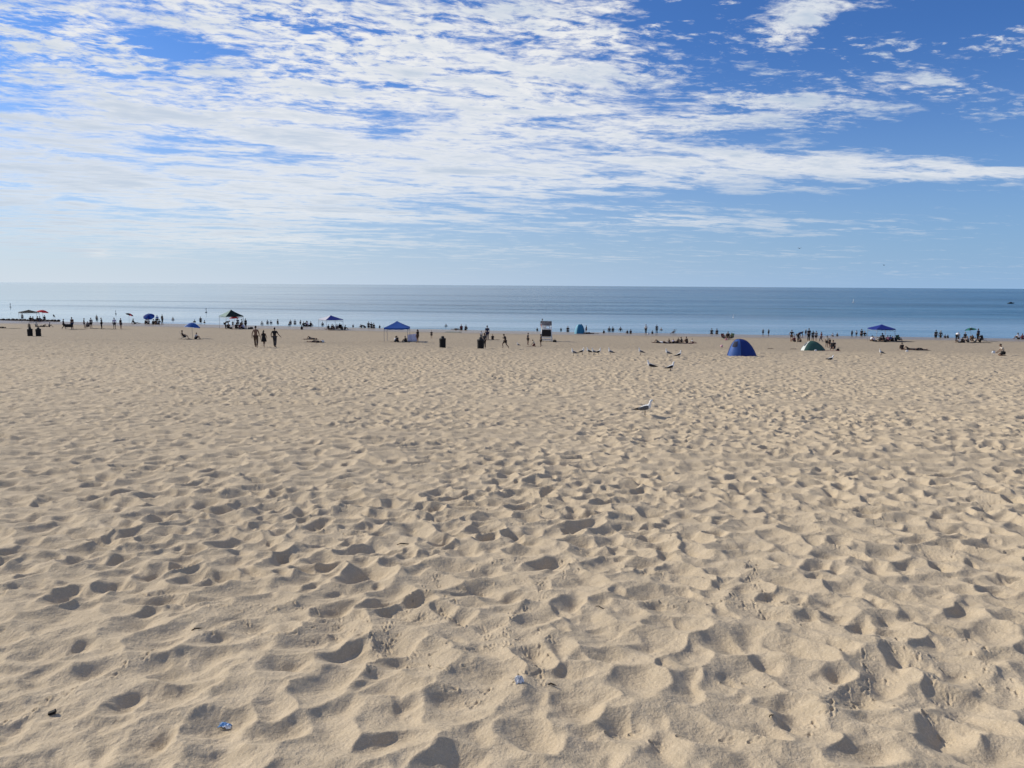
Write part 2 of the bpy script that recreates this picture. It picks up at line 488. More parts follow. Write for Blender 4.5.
for (px, py, rx, ry, tilt, wgt) in BANKS:
    cu, cv = uv_of(px, py)
    ct, st = math.cos(R(tilt)), math.sin(R(tilt))
    du = mx('SUBTRACT', u_, cu); dv = mx('SUBTRACT', v_, cv)
    a = mx('ADD', mx('MULTIPLY', du, ct * FPX / rx), mx('MULTIPLY', dv, st * FPX / rx))
    b = mx('ADD', mx('MULTIPLY', du, -st * FPX / ry), mx('MULTIPLY', dv, ct * FPX / ry))
    q = mx('ADD', mx('MULTIPLY', a, a), mx('MULTIPLY', b, b))
    e = mx('MULTIPLY', mx('EXPONENT', mx('MULTIPLY', q, -1.0)), wgt)
    C = e if C is None else mx('ADD', C, e)
# the sky behind and overhead carries scattered cloud too
C = mx('ADD', C, mx('MULTIPLY', mx.remap(v_, 0.55, 0.9), 0.45))
C = mx('MULTIPLY', mx('MINIMUM', C, 0.98), 0.80)
warp = nt.nodes.new('ShaderNodeVectorMath'); warp.operation = 'ADD'
wn = nt.nodes.new('ShaderNodeTexNoise'); wn.inputs['Scale'].default_value = 1.6; wn.inputs['Detail'].default_value = 4
nt.links.new(CP, wn.inputs['Vector'])
wsc = nt.nodes.new('ShaderNodeVectorMath'); wsc.operation = 'SCALE'; wsc.inputs['Scale'].default_value = 0.22
nt.links.new(wn.outputs['Color'], wsc.inputs[0]); nt.links.new(CP, warp.inputs[0]); nt.links.new(wsc.outputs[0], warp.inputs[1])
WP = mx.mapping(warp.outputs[0], (1, 1, 1), (0, 0, R(-18)))
n_big = mx.noise(mx.mapping(WP, (0.50, 1.0, 1)), 1.1, 4, 0.55, 0.4)
n_mid = mx.noise(mx.mapping(WP, (0.55, 1.0, 1), (0, 0, 0), (3.1, 1.7, 0)), 4.2, 5, 0.60, 0.3)
n_fine = mx.noise(mx.mapping(WP, (0.70, 1.0, 1), (0, 0, R(14))), 17.0, 6, 0.66, 0.2)
n_gran = mx.noise(mx.mapping(WP, (1, 1, 1), (0, 0, 0), (7.7, 2.2, 0)), 1.9, 3, 0.5)
gran = mx('MULTIPLY', mx.remap(n_gran, 0.38, 0.62, 0.65, 1.1), mx.remap(v_, 0.12, 0.34, 0.22, 1.0))
dens = mx('ADD', C, mx('ADD', mx('MULTIPLY', mx('SUBTRACT', n_big, 0.53), 1.35),
          mx('ADD', mx('MULTIPLY', mx('SUBTRACT', n_mid, 0.5), 2.5), mx('MULTIPLY', mx('MULTIPLY', mx('SUBTRACT', n_fine, 0.50), 3.2), gran))))
alpha = mx('MULTIPLY', mx.remap(dens, 0.12, 0.96), mx.remap(v_, 0.05, 0.32, 0.84, 0.95))
above = mx.remap(dz, 0.0, 0.02)
alpha = mx('MULTIPLY', alpha, above)
# colours
shade = mx('ADD', mx('MULTIPLY', n_mid, 0.75), mx('ADD', mx('MULTIPLY', n_big, 0.45), mx('MULTIPLY', mx.remap(u_, -0.70, -0.25, 1.0, 0.0), 0.10)))
ccol = mix_rgb(nt, mx.remap(shade, 0.53, 0.84), (1.0, 1.0, 0.99), (0.54, 0.645, 0.79))
sunside = mx.remap(u_, -0.75, 0.5, 1.0, 0.0)
ccol = mix_rgb(nt, mx('MULTIPLY', sunside, 0.25), ccol, (0.98, 0.96, 0.90))
tint = mix_rgb(nt, 1.0, sky.outputs[0], (0.44, 0.78, 1.36), 'MULTIPLY')
bg1 = nt.nodes.new('ShaderNodeBackground'); nt.links.new(tint, bg1.inputs[0]); bg1.inputs[1].default_value = 0.085
bg2 = nt.nodes.new('ShaderNodeBackground'); nt.links.new(ccol, bg2.inputs[0]); bg2.inputs[1].default_value = 0.92
# pale haze low over the water, stronger towards the sun
hz = mx.remap(dz, 0.0, 0.30, 1.0, 0.0, False)
hz = mx('MULTIPLY', mx('MULTIPLY', hz, hz), mx.remap(u_, -0.8, 0.75, 1.0, 0.92))
bg3 = nt.nodes.new('ShaderNodeBackground'); nt.links.new(mix_rgb(nt, mx.remap(u_, -0.75, 0.7), (0.64, 0.72, 0.80), (0.31, 0.485, 0.73)), bg3.inputs[0]); bg3.inputs[1].default_value = 1.0
m0 = nt.nodes.new('ShaderNodeMixShader'); nt.links.new(hz, m0.inputs[0]); nt.links.new(bg1.outputs[0], m0.inputs[1]); nt.links.new(bg3.outputs[0], m0.inputs[2])
m1 = nt.nodes.new('ShaderNodeMixShader'); nt.links.new(alpha, m1.inputs[0]); nt.links.new(m0.outputs[0], m1.inputs[1]); nt.links.new(bg2.outputs[0], m1.inputs[2])
ow = nt.nodes.new('ShaderNodeOutputWorld'); nt.links.new(m1.outputs[0], ow.inputs[0])

scene.view_settings.view_transform = 'Standard'; scene.view_settings.look = 'None'; scene.view_settings.exposure = 0.0
scene.render.resolution_x, scene.render.resolution_y = 1024, 768

# =================================================================== object helpers
def tag(o, label=None, cat=None, group=None, kind=None):
    if label: o['label'] = label
    if cat: o['category'] = cat
    if group: o['group'] = group
    if kind: o['kind'] = kind
    return o


def empty(name, loc=(0, 0, 0), rz=0.0):
    o = bpy.data.objects.new(name, None); col.objects.link(o)
    o.location = loc; o.rotation_euler = (0, 0, rz); o.empty_display_size = 0.2
    return o


_mats = {}


def mat(name, c, rough=0.75, var=0.18, scale=14.0, bump=0.0, metal=0.0, trans=0.0):
    if name in _mats: return _mats[name]
    m, nt, bs = nodes_mat(name + '_material'); mx = MX(nt)
    tc = nt.nodes.new('ShaderNodeTexCoord').outputs['Object']
    n = mx.noise(tc, scale, 4, 0.6)
    dk = tuple(v * (1 - var) for v in c); lt = tuple(min(0.9, v * (1 + var)) for v in c)
    cc = mix_rgb(nt, mx.remap(n, 0.3, 0.7), dk, lt)
    nt.links.new(cc, bs.inputs['Base Color'])
    bs.inputs['Roughness'].default_value = rough; bs.inputs['Metallic'].default_value = metal
    bs.inputs['Specular IOR Level'].default_value = 0.3
    if bump:
        b = nt.nodes.new('ShaderNodeBump'); b.inputs['Strength'].default_value = bump; b.inputs['Distance'].default_value = 0.01
        nt.links.new(mx.noise(tc, scale * 2.5, 3, 0.6), b.inputs['Height']); nt.links.new(b.outputs[0], bs.inputs['Normal'])
    if trans:      # thin cloth lets some light through
        tr = nt.nodes.new('ShaderNodeBsdfTranslucent'); nt.links.new(cc, tr.inputs[0])
        ms = nt.nodes.new('ShaderNodeMixShader'); ms.inputs[0].default_value = trans
        out = nt.nodes['Material Output']
        nt.links.new(bs.outputs[0], ms.inputs[1]); nt.links.new(tr.outputs[0], ms.inputs[2]); nt.links.new(ms.outputs[0], out.inputs[0])
    _mats[name] = m
    return m


PAL = dict(blk=(0.012, 0.012, 0.014), char=(0.035, 0.036, 0.042), grey=(0.16, 0.16, 0.17), navy=(0.012, 0.020, 0.060), blue=(0.03, 0.09, 0.32),
           white=(0.72, 0.72, 0.72), cream=(0.48, 0.43, 0.36), red=(0.42, 0.03, 0.035), maroon=(0.12, 0.018, 0.03), teal=(0.02, 0.16, 0.20),
           green=(0.02, 0.09, 0.05), pink=(0.55, 0.22, 0.28), brown=(0.07, 0.04, 0.025), olive=(0.06, 0.065, 0.03), lilac=(0.45, 0.43, 0.60),
           sky=(0.22, 0.42, 0.62), tan=(0.36, 0.25, 0.16))
SKINS = [(0.24, 0.14, 0.095), (0.17, 0.092, 0.06), (0.10, 0.055, 0.036), (0.30, 0.18, 0.13)]


def cloth(k): return mat('cloth_' + k, PAL[k], 0.85, 0.15, 9, 0.3)
def skinm(i): return mat('skin_%d' % i, SKINS[i % 4], 0.6, 0.06, 20)
def hairm(k): return mat('hair_' + k, {'dark': (0.012, 0.009, 0.008), 'brown': (0.05, 0.028, 0.015), 'fair': (0.28, 0.19, 0.09), 'grey': (0.3, 0.29, 0.28)}[k], 0.6, 0.3, 60)


FEAT = mat('face_feature', (0.03, 0.015, 0.012), 0.5)


class MB:
    """collects shapes; build() links them as one mesh"""
    def __init__(self): self.bm = bmesh.new(); self.slot = 0; self.smooth = True

    def face(self, vs):
        try:
            f = self.bm.faces.new(vs); f.material_index = self.slot; f.smooth = self.smooth
            return f
        except ValueError: return None

    def ring_loft(self, rings, cap=True, closed=True):
        vr = [[self.bm.verts.new(p) for p in r] for r in rings]
        n = len(vr[0])
        for a, b in zip(vr, vr[1:]):
            for k in range(n if closed else n - 1):
                self.face((a[k], a[(k + 1) % n], b[(k + 1) % n], b[k]))
        if cap and closed:
            self.face(list(reversed(vr[0]))); self.face(vr[-1])
        return vr

    def tube(self, pts, rad, seg=8, flat=1.0, up=None):
        pts = [Vector(p) for p in pts]
        if not isinstance(rad, (list, tuple)): rad = [rad] * len(pts)
        rings = []
        prev = None
        for i, p in enumerate(pts):
            d = (pts[min(i + 1, len(pts) - 1)] - pts[max(i - 1, 0)]).normalized()
            ref = Vector(up) if up else (Vector((0, 0, 1)) if abs(d.z) < 0.9 else Vector((1, 0, 0)))
            if prev is not None and not up: ref = prev
            s = d.cross(ref).normalized(); u = s.cross(d).normalized(); prev = u
            rings.append([p + (s * math.cos(2 * math.pi * k / seg) + u * flat * math.sin(2 * math.pi * k / seg)) * rad[i] for k in range(seg)])
        self.ring_loft(rings)

    def box(self, c, size, rz=0.0, bev=0.0, rx=0.0, ry=0.0):
        r = bmesh.ops.create_cube(self.bm, size=1.0)
        M = Matrix.Translation(c) @ Euler((rx, ry, rz)).to_matrix().to_4x4() @ Matrix.Diagonal((*size, 1))
        bmesh.ops.transform(self.bm, matrix=M, verts=r['verts'])
        fs = {f for v in r['verts'] for f in v.link_faces}
        for f in fs: f.material_index = self.slot; f.smooth = False
        if bev:
            es = list({e for f in fs for e in f.edges})
            q = bmesh.ops.bevel(self.bm, geom=es, offset=bev, segments=2, affect='EDGES', profile=0.5)
            for f in q['faces']: f.material_index = self.slot
        return self

    def lathe(self, prof, seg=20, c=(0, 0, 0)):
        rings = [[Vector((c[0] + r * math.cos(2 * math.pi * k / seg), c[1] + r * math.sin(2 * math.pi * k / seg), c[2] + z)) for k in range(seg)] for r, z in prof]
        self.ring_loft(rings)

    def ball(self, c, r, seg=12, rot=None):
        q = bmesh.ops.create_uvsphere(self.bm, u_segments=seg, v_segments=max(6, seg * 2 // 3), radius=1.0)
        M = Matrix.Translation(c) @ (rot.to_matrix().to_4x4() if rot else Matrix()) @ Matrix.Diagonal((*r, 1))
        bmesh.ops.transform(self.bm, matrix=M, verts=q['verts'])
        for f in {f for v in q['verts'] for f in v.link_faces}: f.material_index = self.slot; f.smooth = True
        return q['verts']

    def sheet(self, fn, nu, nv, thick=0.0):
        vs = [[self.bm.verts.new(fn(i / nu, j / nv)) for j in range(nv + 1)] for i in range(nu + 1)]
        for i in range(nu):
            for j in range(nv):
                self.face((vs[i][j], vs[i + 1][j], vs[i + 1][j + 1], vs[i][j + 1]))

    def mesh(self, name, mats=()):
        bmesh.ops.recalc_face_normals(self.bm, faces=self.bm.faces[:])
        me = bpy.data.meshes.new(name); self.bm.to_mesh(me); self.bm.free()
        for m in mats: me.materials.append(m)
        return me

    def build(self, name, m, parent=None, solid=0.0):
        me = self.mesh(name, m if isinstance(m, (list, tuple)) else (m,))
        o = bpy.data.objects.new(name, me); col.objects.link(o)
        if parent: o.parent = parent
        if solid:
            md = o.modifiers.new('thickness', 'SOLIDIFY'); md.thickness = solid; md.offset = 0
        return o


def copy_thing(root, loc, rz=None, label=None, group=None, scale=None):
    def rec(o, parent):
        c = o.copy(); col.objects.link(c)
        if parent: c.parent = parent
        for ch in o.children: rec(ch, c)
        return c
    r = rec(root, None); r.location = loc
    if rz is not None: r.rotation_euler = (0, 0, rz)
    if label: r['label'] = label
    if group: r['group'] = group
    if scale: r.scale = (scale,) * 3
    return r


# =================================================================== people
RAD = dict(pelvis=.125, spine=.112, chest=.128, neck=.060, head0=.052, sh=.066, el=.043, wr=.029, ha=.036, hip=.094, kn=.058, an=.038, toe=.032)
EDG = [('pelvis', 'spine'), ('spine', 'chest'), ('chest', 'neck'), ('neck', 'head0')]
for s_ in 'LR':
    EDG += [('chest', 'sh' + s_), ('sh' + s_, 'el' + s_), ('el' + s_, 'wr' + s_), ('wr' + s_, 'ha' + s_),
            ('pelvis', 'hip' + s_), ('hip' + s_, 'kn' + s_), ('kn' + s_, 'an' + s_), ('an' + s_, 'toe' + s_)]


def both(d):
    o = {}
    for k, v in d.items():
        if k[-1] == '*':
            o[k[:-1] + 'R'] = v; o[k[:-1] + 'L'] = (-v[0], v[1], v[2])
        else: o[k] = v
    return o


STAND = both({'pelvis': (0, 0, .95), 'spine': (0, -.01, 1.13), 'chest': (0, 0, 1.32), 'neck': (0, -.01, 1.46), 'head0': (0, .01, 1.54), 'head': (0, .025, 1.635),
              'sh*': (.175, -.01, 1.41), 'el*': (.235, -.03, 1.12), 'wr*': (.245, .05, .87), 'ha*': (.24, .075, .79),
              'hip*': (.09, 0, .90), 'kn*': (.105, .02, .49), 'an*': (.11, -.02, .075), 'toe*': (.13, .15, .03)})
POSES = {'stand': STAND}


def pose(name, basep, **kw):
    d = dict(POSES[basep]); d.update({k.replace('__', '*'): v for k, v in kw.items()}); POSES[name] = d


pose('walk', 'stand', knL=(-.10, .16, .51), anL=(-.10, .25, .10), toeL=(-.11, .40, .07), knR=(.10, .03, .49), anR=(.10, -.27, .14), toeR=(.115, -.14, .03),
     elR=(.235, .10, 1.13), wrR=(.22, .27, .95), haR=(.21, .33, .90), elL=(-.24, -.16, 1.14), wrL=(-.25, -.20, .89), haL=(-.25, -.19, .81))
pose('run', 'stand', chest=(0, .09, 1.31), neck=(0, .12, 1.45), head0=(0, .16, 1.53), head=(0, .19, 1.62), shL=(-.175, .08, 1.40), shR=(.175, .08, 1.40),
     knL=(-.10, .30, .60), anL=(-.10, .22, .20), toeL=(-.11, .36, .14), knR=(.10, -.10, .50), anR=(.10, -.42, .22), toeR=(.11, -.38, .08),
     elR=(.26, .16, 1.17), wrR=(.18, .38, 1.20), haR=(.16, .44, 1.25), elL=(-.27, -.16, 1.18), wrL=(-.27, -.10, .94), haL=(-.26, -.04, .89))
pose('reach', 'stand', elR=(.33, .02, 1.18), wrR=(.44, .14, .98), haR=(.48, .18, .91), elL=(-.32, -.02, 1.18), wrL=(-.38, .14, .96), haL=(-.39, .20, .89),
     knL=(-.13, .12, .50), anL=(-.13, .14, .08), toeL=(-.15, .30, .04), knR=(.10, .0, .49), anR=(.11, -.14, .08), toeR=(.13, .02, .03))
pose('armsup', 'stand', elR=(.30, .16, 1.36), wrR=(.12, .22, 1.48), haR=(.06, .20, 1.54))
pose('bend', 'stand', pelvis=(0, -.10, .90), spine=(0, .10, 1.03), chest=(0, .29, 1.10), neck=(0, .42, 1.15), head0=(0, .49, 1.17), head=(0, .56, 1.16),
     shR=(.175, .36, 1.08), shL=(-.175, .36, 1.08), elR=(.2, .42, .82), elL=(-.2, .42, .82), wrR=(.15, .50, .58), wrL=(-.15, .50, .58), haR=(.14, .53, .50), haL=(-.14, .53, .50),
     hipR=(.09, -.10, .86), hipL=(-.09, -.10, .86), knR=(.11, .04, .48), knL=(-.11, .04, .48))
POSES['sit'] = both({'pelvis': (0, 0, .13), 'spine': (0, -.01, .31), 'chest': (0, .06, .49), 'neck': (0, .10, .62), 'head0': (0, .13, .69), 'head': (0, .16, .785),
                     'sh*': (.17, .08, .57), 'el*': (.25, .22, .36), 'wr*': (.13, .42, .40), 'ha*': (.06, .46, .40),
                     'hip*': (.09, .05, .115), 'kn*': (.13, .40, .45), 'an*': (.12, .60, .08), 'toe*': (.13, .77, .035)})
POSES['sitback'] = both({'pelvis': (0, 0, .12), 'spine': (0, -.09, .29), 'chest': (0, -.17, .47), 'neck': (0, -.20, .61), 'head0': (0, -.19, .68), 'head': (0, -.165, .775),
                         'sh*': (.175, -.20, .56), 'el*': (.25, -.32, .32), 'wr*': (.25, -.42, .07), 'ha*': (.27, -.36, .035),
                         'hip*': (.09, .05, .11), 'kn*': (.11, .47, .20), 'an*': (.12, .88, .07), 'toe*': (.13, .96, .17)})
POSES['chair'] = both({'pelvis': (0, 0, .38), 'spine': (0, -.08, .55), 'chest': (0, -.16, .73), 'neck': (0, -.18, .87), 'head0': (0, -.17, .94), 'head': (0, -.145, 1.035),
                       'sh*': (.175, -.17, .82), 'el*': (.27, -.04, .60), 'wr*': (.27, .20, .585), 'ha*': (.26, .28, .58),
                       'hip*': (.09, .05, .37), 'kn*': (.12, .46, .44), 'an*': (.12, .60, .075), 'toe*': (.13, .77, .035)})
POSES['kneel'] = both({'pelvis': (0, -.10, .33), 'spine': (0, -.05, .51), 'chest': (0, .05, .69), 'neck': (0, .11, .82), 'head0': (0, .15, .88), 'head': (0, .19, .97),
                       'sh*': (.175, .06, .78), 'el*': (.23, .17, .52), 'wr*': (.17, .36, .36), 'ha*': (.15, .42, .30),
                       'hip*': (.09, -.08, .30), 'kn*': (.13, .30, .075), 'an*': (.12, -.20, .06), 'toe*': (.12, -.34, .035)})
POSES['lie'] = both({'pelvis': (0, 0, .125), 'spine': (0, -.2, .125), 'chest': (0, -.38, .13), 'neck': (0, -.52, .12), 'head0': (0, -.59, .12), 'head': (0, -.69, .13),
                     'sh*': (.175, -.46, .12), 'el*': (.27, -.2, .07), 'wr*': (.28, .05, .06), 'ha*': (.28, .13, .05),
                     'hip*': (.09, .05, .11), 'kn*': (.10, .46, .11), 'an*': (.10, .88, .07), 'toe*': (.12, .93, .18)})
POSES['lieknee'] = dict(POSES['lie']); POSES['lieknee'].update({'knR': (.11, .38, .46), 'anR': (.11, .55, .08), 'toeR': (.12, .72, .03)})
PH_REAL = dict(stand=1.755, walk=1.745, run=1.74, reach=1.755, armsup=1.755, bend=1.24, sit=.90, sitback=.89, chair=1.15, kneel=1.08, lie=.25, lieknee=.52)


def skin_part(P, edges, grow=0.0, mul=1.0, extra=None, level=1):
    """grows one continuous surface over a chain of joints"""
    bm = bmesh.new(); lay = bm.verts.layers.skin.verify(); V = {}
    for a, b in edges:
        for k in (a, b):
            if k not in V:
                v = bm.verts.new(P[k][:3]); V[k] = v
                kk = k if k in RAD else k.rstrip('LR')
                r = (extra or {}).get(k, RAD.get(kk, .05)) * mul + grow
                v[lay].radius = (r, r)
        bm.edges.new((V[a], V[b]))
    V.get('pelvis', V[edges[0][0]])[lay].use_root = True
    me = bpy.data.meshes.new('skin_tmp'); bm.to_mesh(me); bm.free()
    o = bpy.data.objects.new('skin_tmp', me); col.objects.link(o)
    md = o.modifiers.new('s', 'SKIN'); md.use_smooth_shade = True; md.branch_smoothing = 0.4
    ms = o.modifiers.new('d', 'SUBSURF'); ms.levels = level; ms.render_levels = level
    dg = bpy.context.evaluated_depsgraph_get(); dg.update()
    res = bpy.data.meshes.new_from_object(o.evaluated_get(dg))
    bpy.data.objects.remove(o); bpy.data.meshes.remove(me)
    return res


def lerp(a, b, t): return tuple(Vector(a).lerp(Vector(b), t))


_proto = {}


def person_meshes(pname):
    if pname in _proto: return _proto[pname]
    P = dict(POSES[pname])
    body = skin_part(P, EDG, extra={'toeL': .034, 'toeR': .034})
    mb = MB(); mb.bm.from_mesh(body); bpy.data.meshes.remove(body)
    h = Vector(P['head']); up = (h - Vector(P['head0'])).normalized()
    fw = Vector((0, 0, 1)) if abs(up.y) > 0.85 else Vector((0, 1, 0))
    if pname == 'bend': fw = Vector((0, .5, -.85))
    sd_ = fw.cross(up).normalized(); fw = up.cross(sd_).normalized()
    Rm = Matrix((sd_, fw, up)).transposed()
    q = Rm.to_quaternion()
    vs = mb.ball(h, (.076, .096, .118), 14, q)
    for v in vs:                                     # jaw, brow, nose
        l = Rm.transposed() @ (v.co - h)
        if l.z < 0: l.x *= 1 - .28 * min(1, -l.z / .11); l.y += .012 * min(1, -l.z / .11)
        if l.y > .085 and abs(l.x) < .02 and -.035 < l.z < .03: l.y += .024
        v.co = h + Rm @ l
    mb.ball(h + Rm @ Vector((.078, -.005, -.005)), (.012, .022, .032), 6, q); mb.ball(h + Rm @ Vector((-.078, -.005, -.005)), (.012, .022, .032), 6, q)
    for s in 'LR':                                   # palm and five separate fingers
        w, a, e = Vector(P['wr' + s]), Vector(P['ha' + s]), Vector(P['el' + s])
        d = (a - w).normalized(); sg = -1 if s == 'L' else 1
        side = Vector((0, 1, 0)) if abs(d.y) < .8 else Vector((1, 0, 0))
        side = (side - d * side.dot(d)).normalized(); nrm = d.cross(side)
        for i, (ln, o) in enumerate(((.068, .030), (.078, .010), (.072, -.010), (.056, -.028))):
            p0 = a + side * o + d * .005; p1 = p0 + d * ln * .55 + nrm * .006 * sg; p2 = p1 + d * ln * .38 - nrm * .018 * sg
            mb.tube([p0, p1, p2], [.0095, .0085, .0065], 6)
        p0 = a + side * .026 - d * .03; p1 = p0 + side * .030 + d * .022; p2 = p1 + side * .008 + d * .026
        mb.tube([p0, p1, p2], [.011, .0095, .007], 6)
    mb.slot = 1
    for sx in (-1, 1): mb.ball(h + Rm @ Vector((sx * .031, .084, .012)), (.011, .008, .007), 6, q)
    mb.ball(h + Rm @ Vector((0, .092, -.058)), (.022, .006, .005), 6, q)
    me = mb.mesh('person_body_' + pname, (skinm(0), FEAT))
    # hair: a cap over the back and top of the head, short or reaching the shoulders
    hairs = {}
    for st in ('short', 'long', 'hat'):
        hb = MB()
        vs = hb.ball(h + Rm @ Vector((0, -.012, .018)), (.084, .100, .116), 14, q)
        kill = [v for v in vs if (lambda l: (l.y > .02 and l.z < .045) or l.z < -.06)(Rm.transposed() @ (v.co - h))]
        bmesh.ops.delete(hb.bm, geom=kill, context='VERTS')
        if st == 'long':
            nb = Vector(P['neck']); bk = -fw
            hb.tube([h + Rm @ Vector((0, -.075, .03)), h + Rm @ Vector((0, -.095, -.07)), nb + bk * .10 + up * .0, nb + bk * .115 - up * .12],
                    [.06, .075, .07, .03], 10)
        if st == 'hat':
            hb.tube([h + Rm @ Vector((0, .03, .045)), h + Rm @ Vector((0, .12, .045)), h + Rm @ Vector((0, .17, .030))], [.085, .075, .03], 10, 0.18, tuple(up))
        hairs[st] = hb.mesh('hair_' + st + '_' + pname, (hairm('dark'),))
    # garments follow the joints beneath them
    for s in 'LR':
        P['um' + s] = lerp(P['sh' + s], P['el' + s], .62); P['th' + s] = lerp(P['hip' + s], P['kn' + s], .72)
        P['cf' + s] = lerp(P['kn' + s], P['an' + s], .86)
    P['nk'] = lerp(P['chest'], P['neck'], .72); P['pl'] = lerp(P['spine'], P['pelvis'], .75)
    se = [('pl', 'spine'), ('spine', 'chest'), ('chest', 'nk')] + [e for s in 'LR' for e in (('chest', 'sh' + s), ('sh' + s, 'um' + s))]
    shirt = skin_part(P, se, .022, 1.04, {'pl': .128, 'nk': .075, 'umL': .056, 'umR': .056})
    be = [e for s in 'LR' for e in (('pelvis', 'hip' + s), ('hip' + s, 'th' + s))]
    shorts = skin_part(P, be, .018, 1.05, {'thL': .082, 'thR': .082, 'pelvis': .128})
    pe = [e for s in 'LR' for e in (('pelvis', 'hip' + s), ('hip' + s, 'kn' + s), ('kn' + s, 'cf' + s))]
    pants = skin_part(P, pe, .014, 1.05, {'cfL': .05, 'cfR': .05, 'pelvis': .128})
    for m_, n_ in ((shirt, 'shirt'), (shorts, 'shorts'), (pants, 'trousers')):
        m_.name = n_ + '_' + pname; m_.materials.append(cloth('char'))
        m_.polygons.foreach_set('use_smooth', [True] * len(m_.polygons))
    db = MB()                                        # a loose dress from chest to knee
    if pname in ('stand', 'walk', 'reach', 'armsup', 'run'):
        prof = [(.135, 1.42), (.175, 1.33), (.165, 1.15), (.20, .95), (.25, .75), (.275, .56), (.26, .555), (.2, .75), (.12, 1.0)]
        rings = [[Vector((r * 1.08 * math.cos(2 * math.pi * k / 20) * (1 + .05 * math.sin(k * 3 + z * 6)), r * .82 * math.sin(2 * math.pi * k / 20) + .01, z)) for k in range(20)] for r, z in prof]
        db.ring_loft(rings)
        dress = db.mesh('dress_' + pname, (cloth('char'),))
    else:
        db.bm.free(); dress = shirt
    _proto[pname] = dict(body=me, hairs=hairs, shirt=shirt, shorts=shorts, trousers=pants, dress=dress)
    return _proto[pname]


def set_mat(o, m, slot=0):
    o.material_slots[slot].link = 'OBJECT'; o.material_slots[slot].material = m


PEOPLE_POS = []


def person_at(loc, pname, facing, sc, label, group=None, top='char', bottom='navy', hair='dark', style='short', skin=0, kindb='shorts'):
    pm = person_meshes(pname)
    r = bpy.data.objects.new('person', pm['body']); col.objects.link(r)
    r.location = loc; r.rotation_euler = (0, 0, R(facing)); r.scale = (sc, sc, sc)
    tag(r, label, 'person', group); set_mat(r, skinm(skin))
    hm = hairm(hair) if style != 'hat' else cloth('white' if hair == 'fair' else 'char')
    parts = [('hair' if style != 'hat' else 'cap', pm['hairs'][style], hm)]
    if kindb == 'dress': parts.append(('dress', pm['dress'], cloth(top)))
    else:
        if top: parts.append(('shirt', pm['shirt'], cloth(top)))
        if bottom: parts.append((kindb, pm[kindb], cloth(bottom)))
    for n, me, m in parts:
        o = bpy.data.objects.new(n, me); col.objects.link(o); o.parent = r; set_mat(o, m)
    return r


def place(px, py, back=0.0):
    """the spot on the beach (or the lake) under a bearing"""
    p = unproject(px, py)
    if back: p = p * (1 + back / p.y)
    off = p.y - float(shore_y(p.x))
    p.z = ground_z(p.x, p.y) if off < 0.5 else 0.0
    return p, off


pidx = 0


def person(px, foot, hpx, pname, facing, label, group=None, top='char', bottom='navy', **kw):
    global pidx; pidx += 1
    p, off = place(px, foot)
    m = hpx / (FPX / p.y)
    full = PH_REAL[pname]
    kw.setdefault('skin', (0, 1, 2, 3, 1, 0)[pidx % 6]); kw.setdefault('hair', ('dark', 'brown', 'dark', 'dark', 'fair')[pidx % 5])
    if off > 0.5 and pname in ('stand', 'walk', 'reach', 'armsup', 'run', 'bend'):
        vis = min(max(m, .35), 1.7)
        p.z = -(1.74 - vis) if vis < 1.45 else min(0.0, float(base_z(p.x, p.y)))
        sc = 1.0
    else:
        sc = min(max(m / full, .62), 1.12)
        if pname in ('lie', 'lieknee'): sc = 1.0
    return person_at(p, pname, facing, sc, label, group, top, bottom, **kw)


# =================================================================== beach gear
def thing(name, label, cat, p, rz=0.0, group=None):
    return tag(empty(name, p, rz), label, cat, group)


STEEL = mat('pale_metal', (0.30, 0.30, 0.31), 0.6, 0.08, 30)
WHITE = mat('white_paint', (0.74, 0.74, 0.72), 0.5, 0.06, 8)
BLACKP = mat('black_plastic', (0.008, 0.008, 0.009), 0.75, 0.3, 10, 0.2)


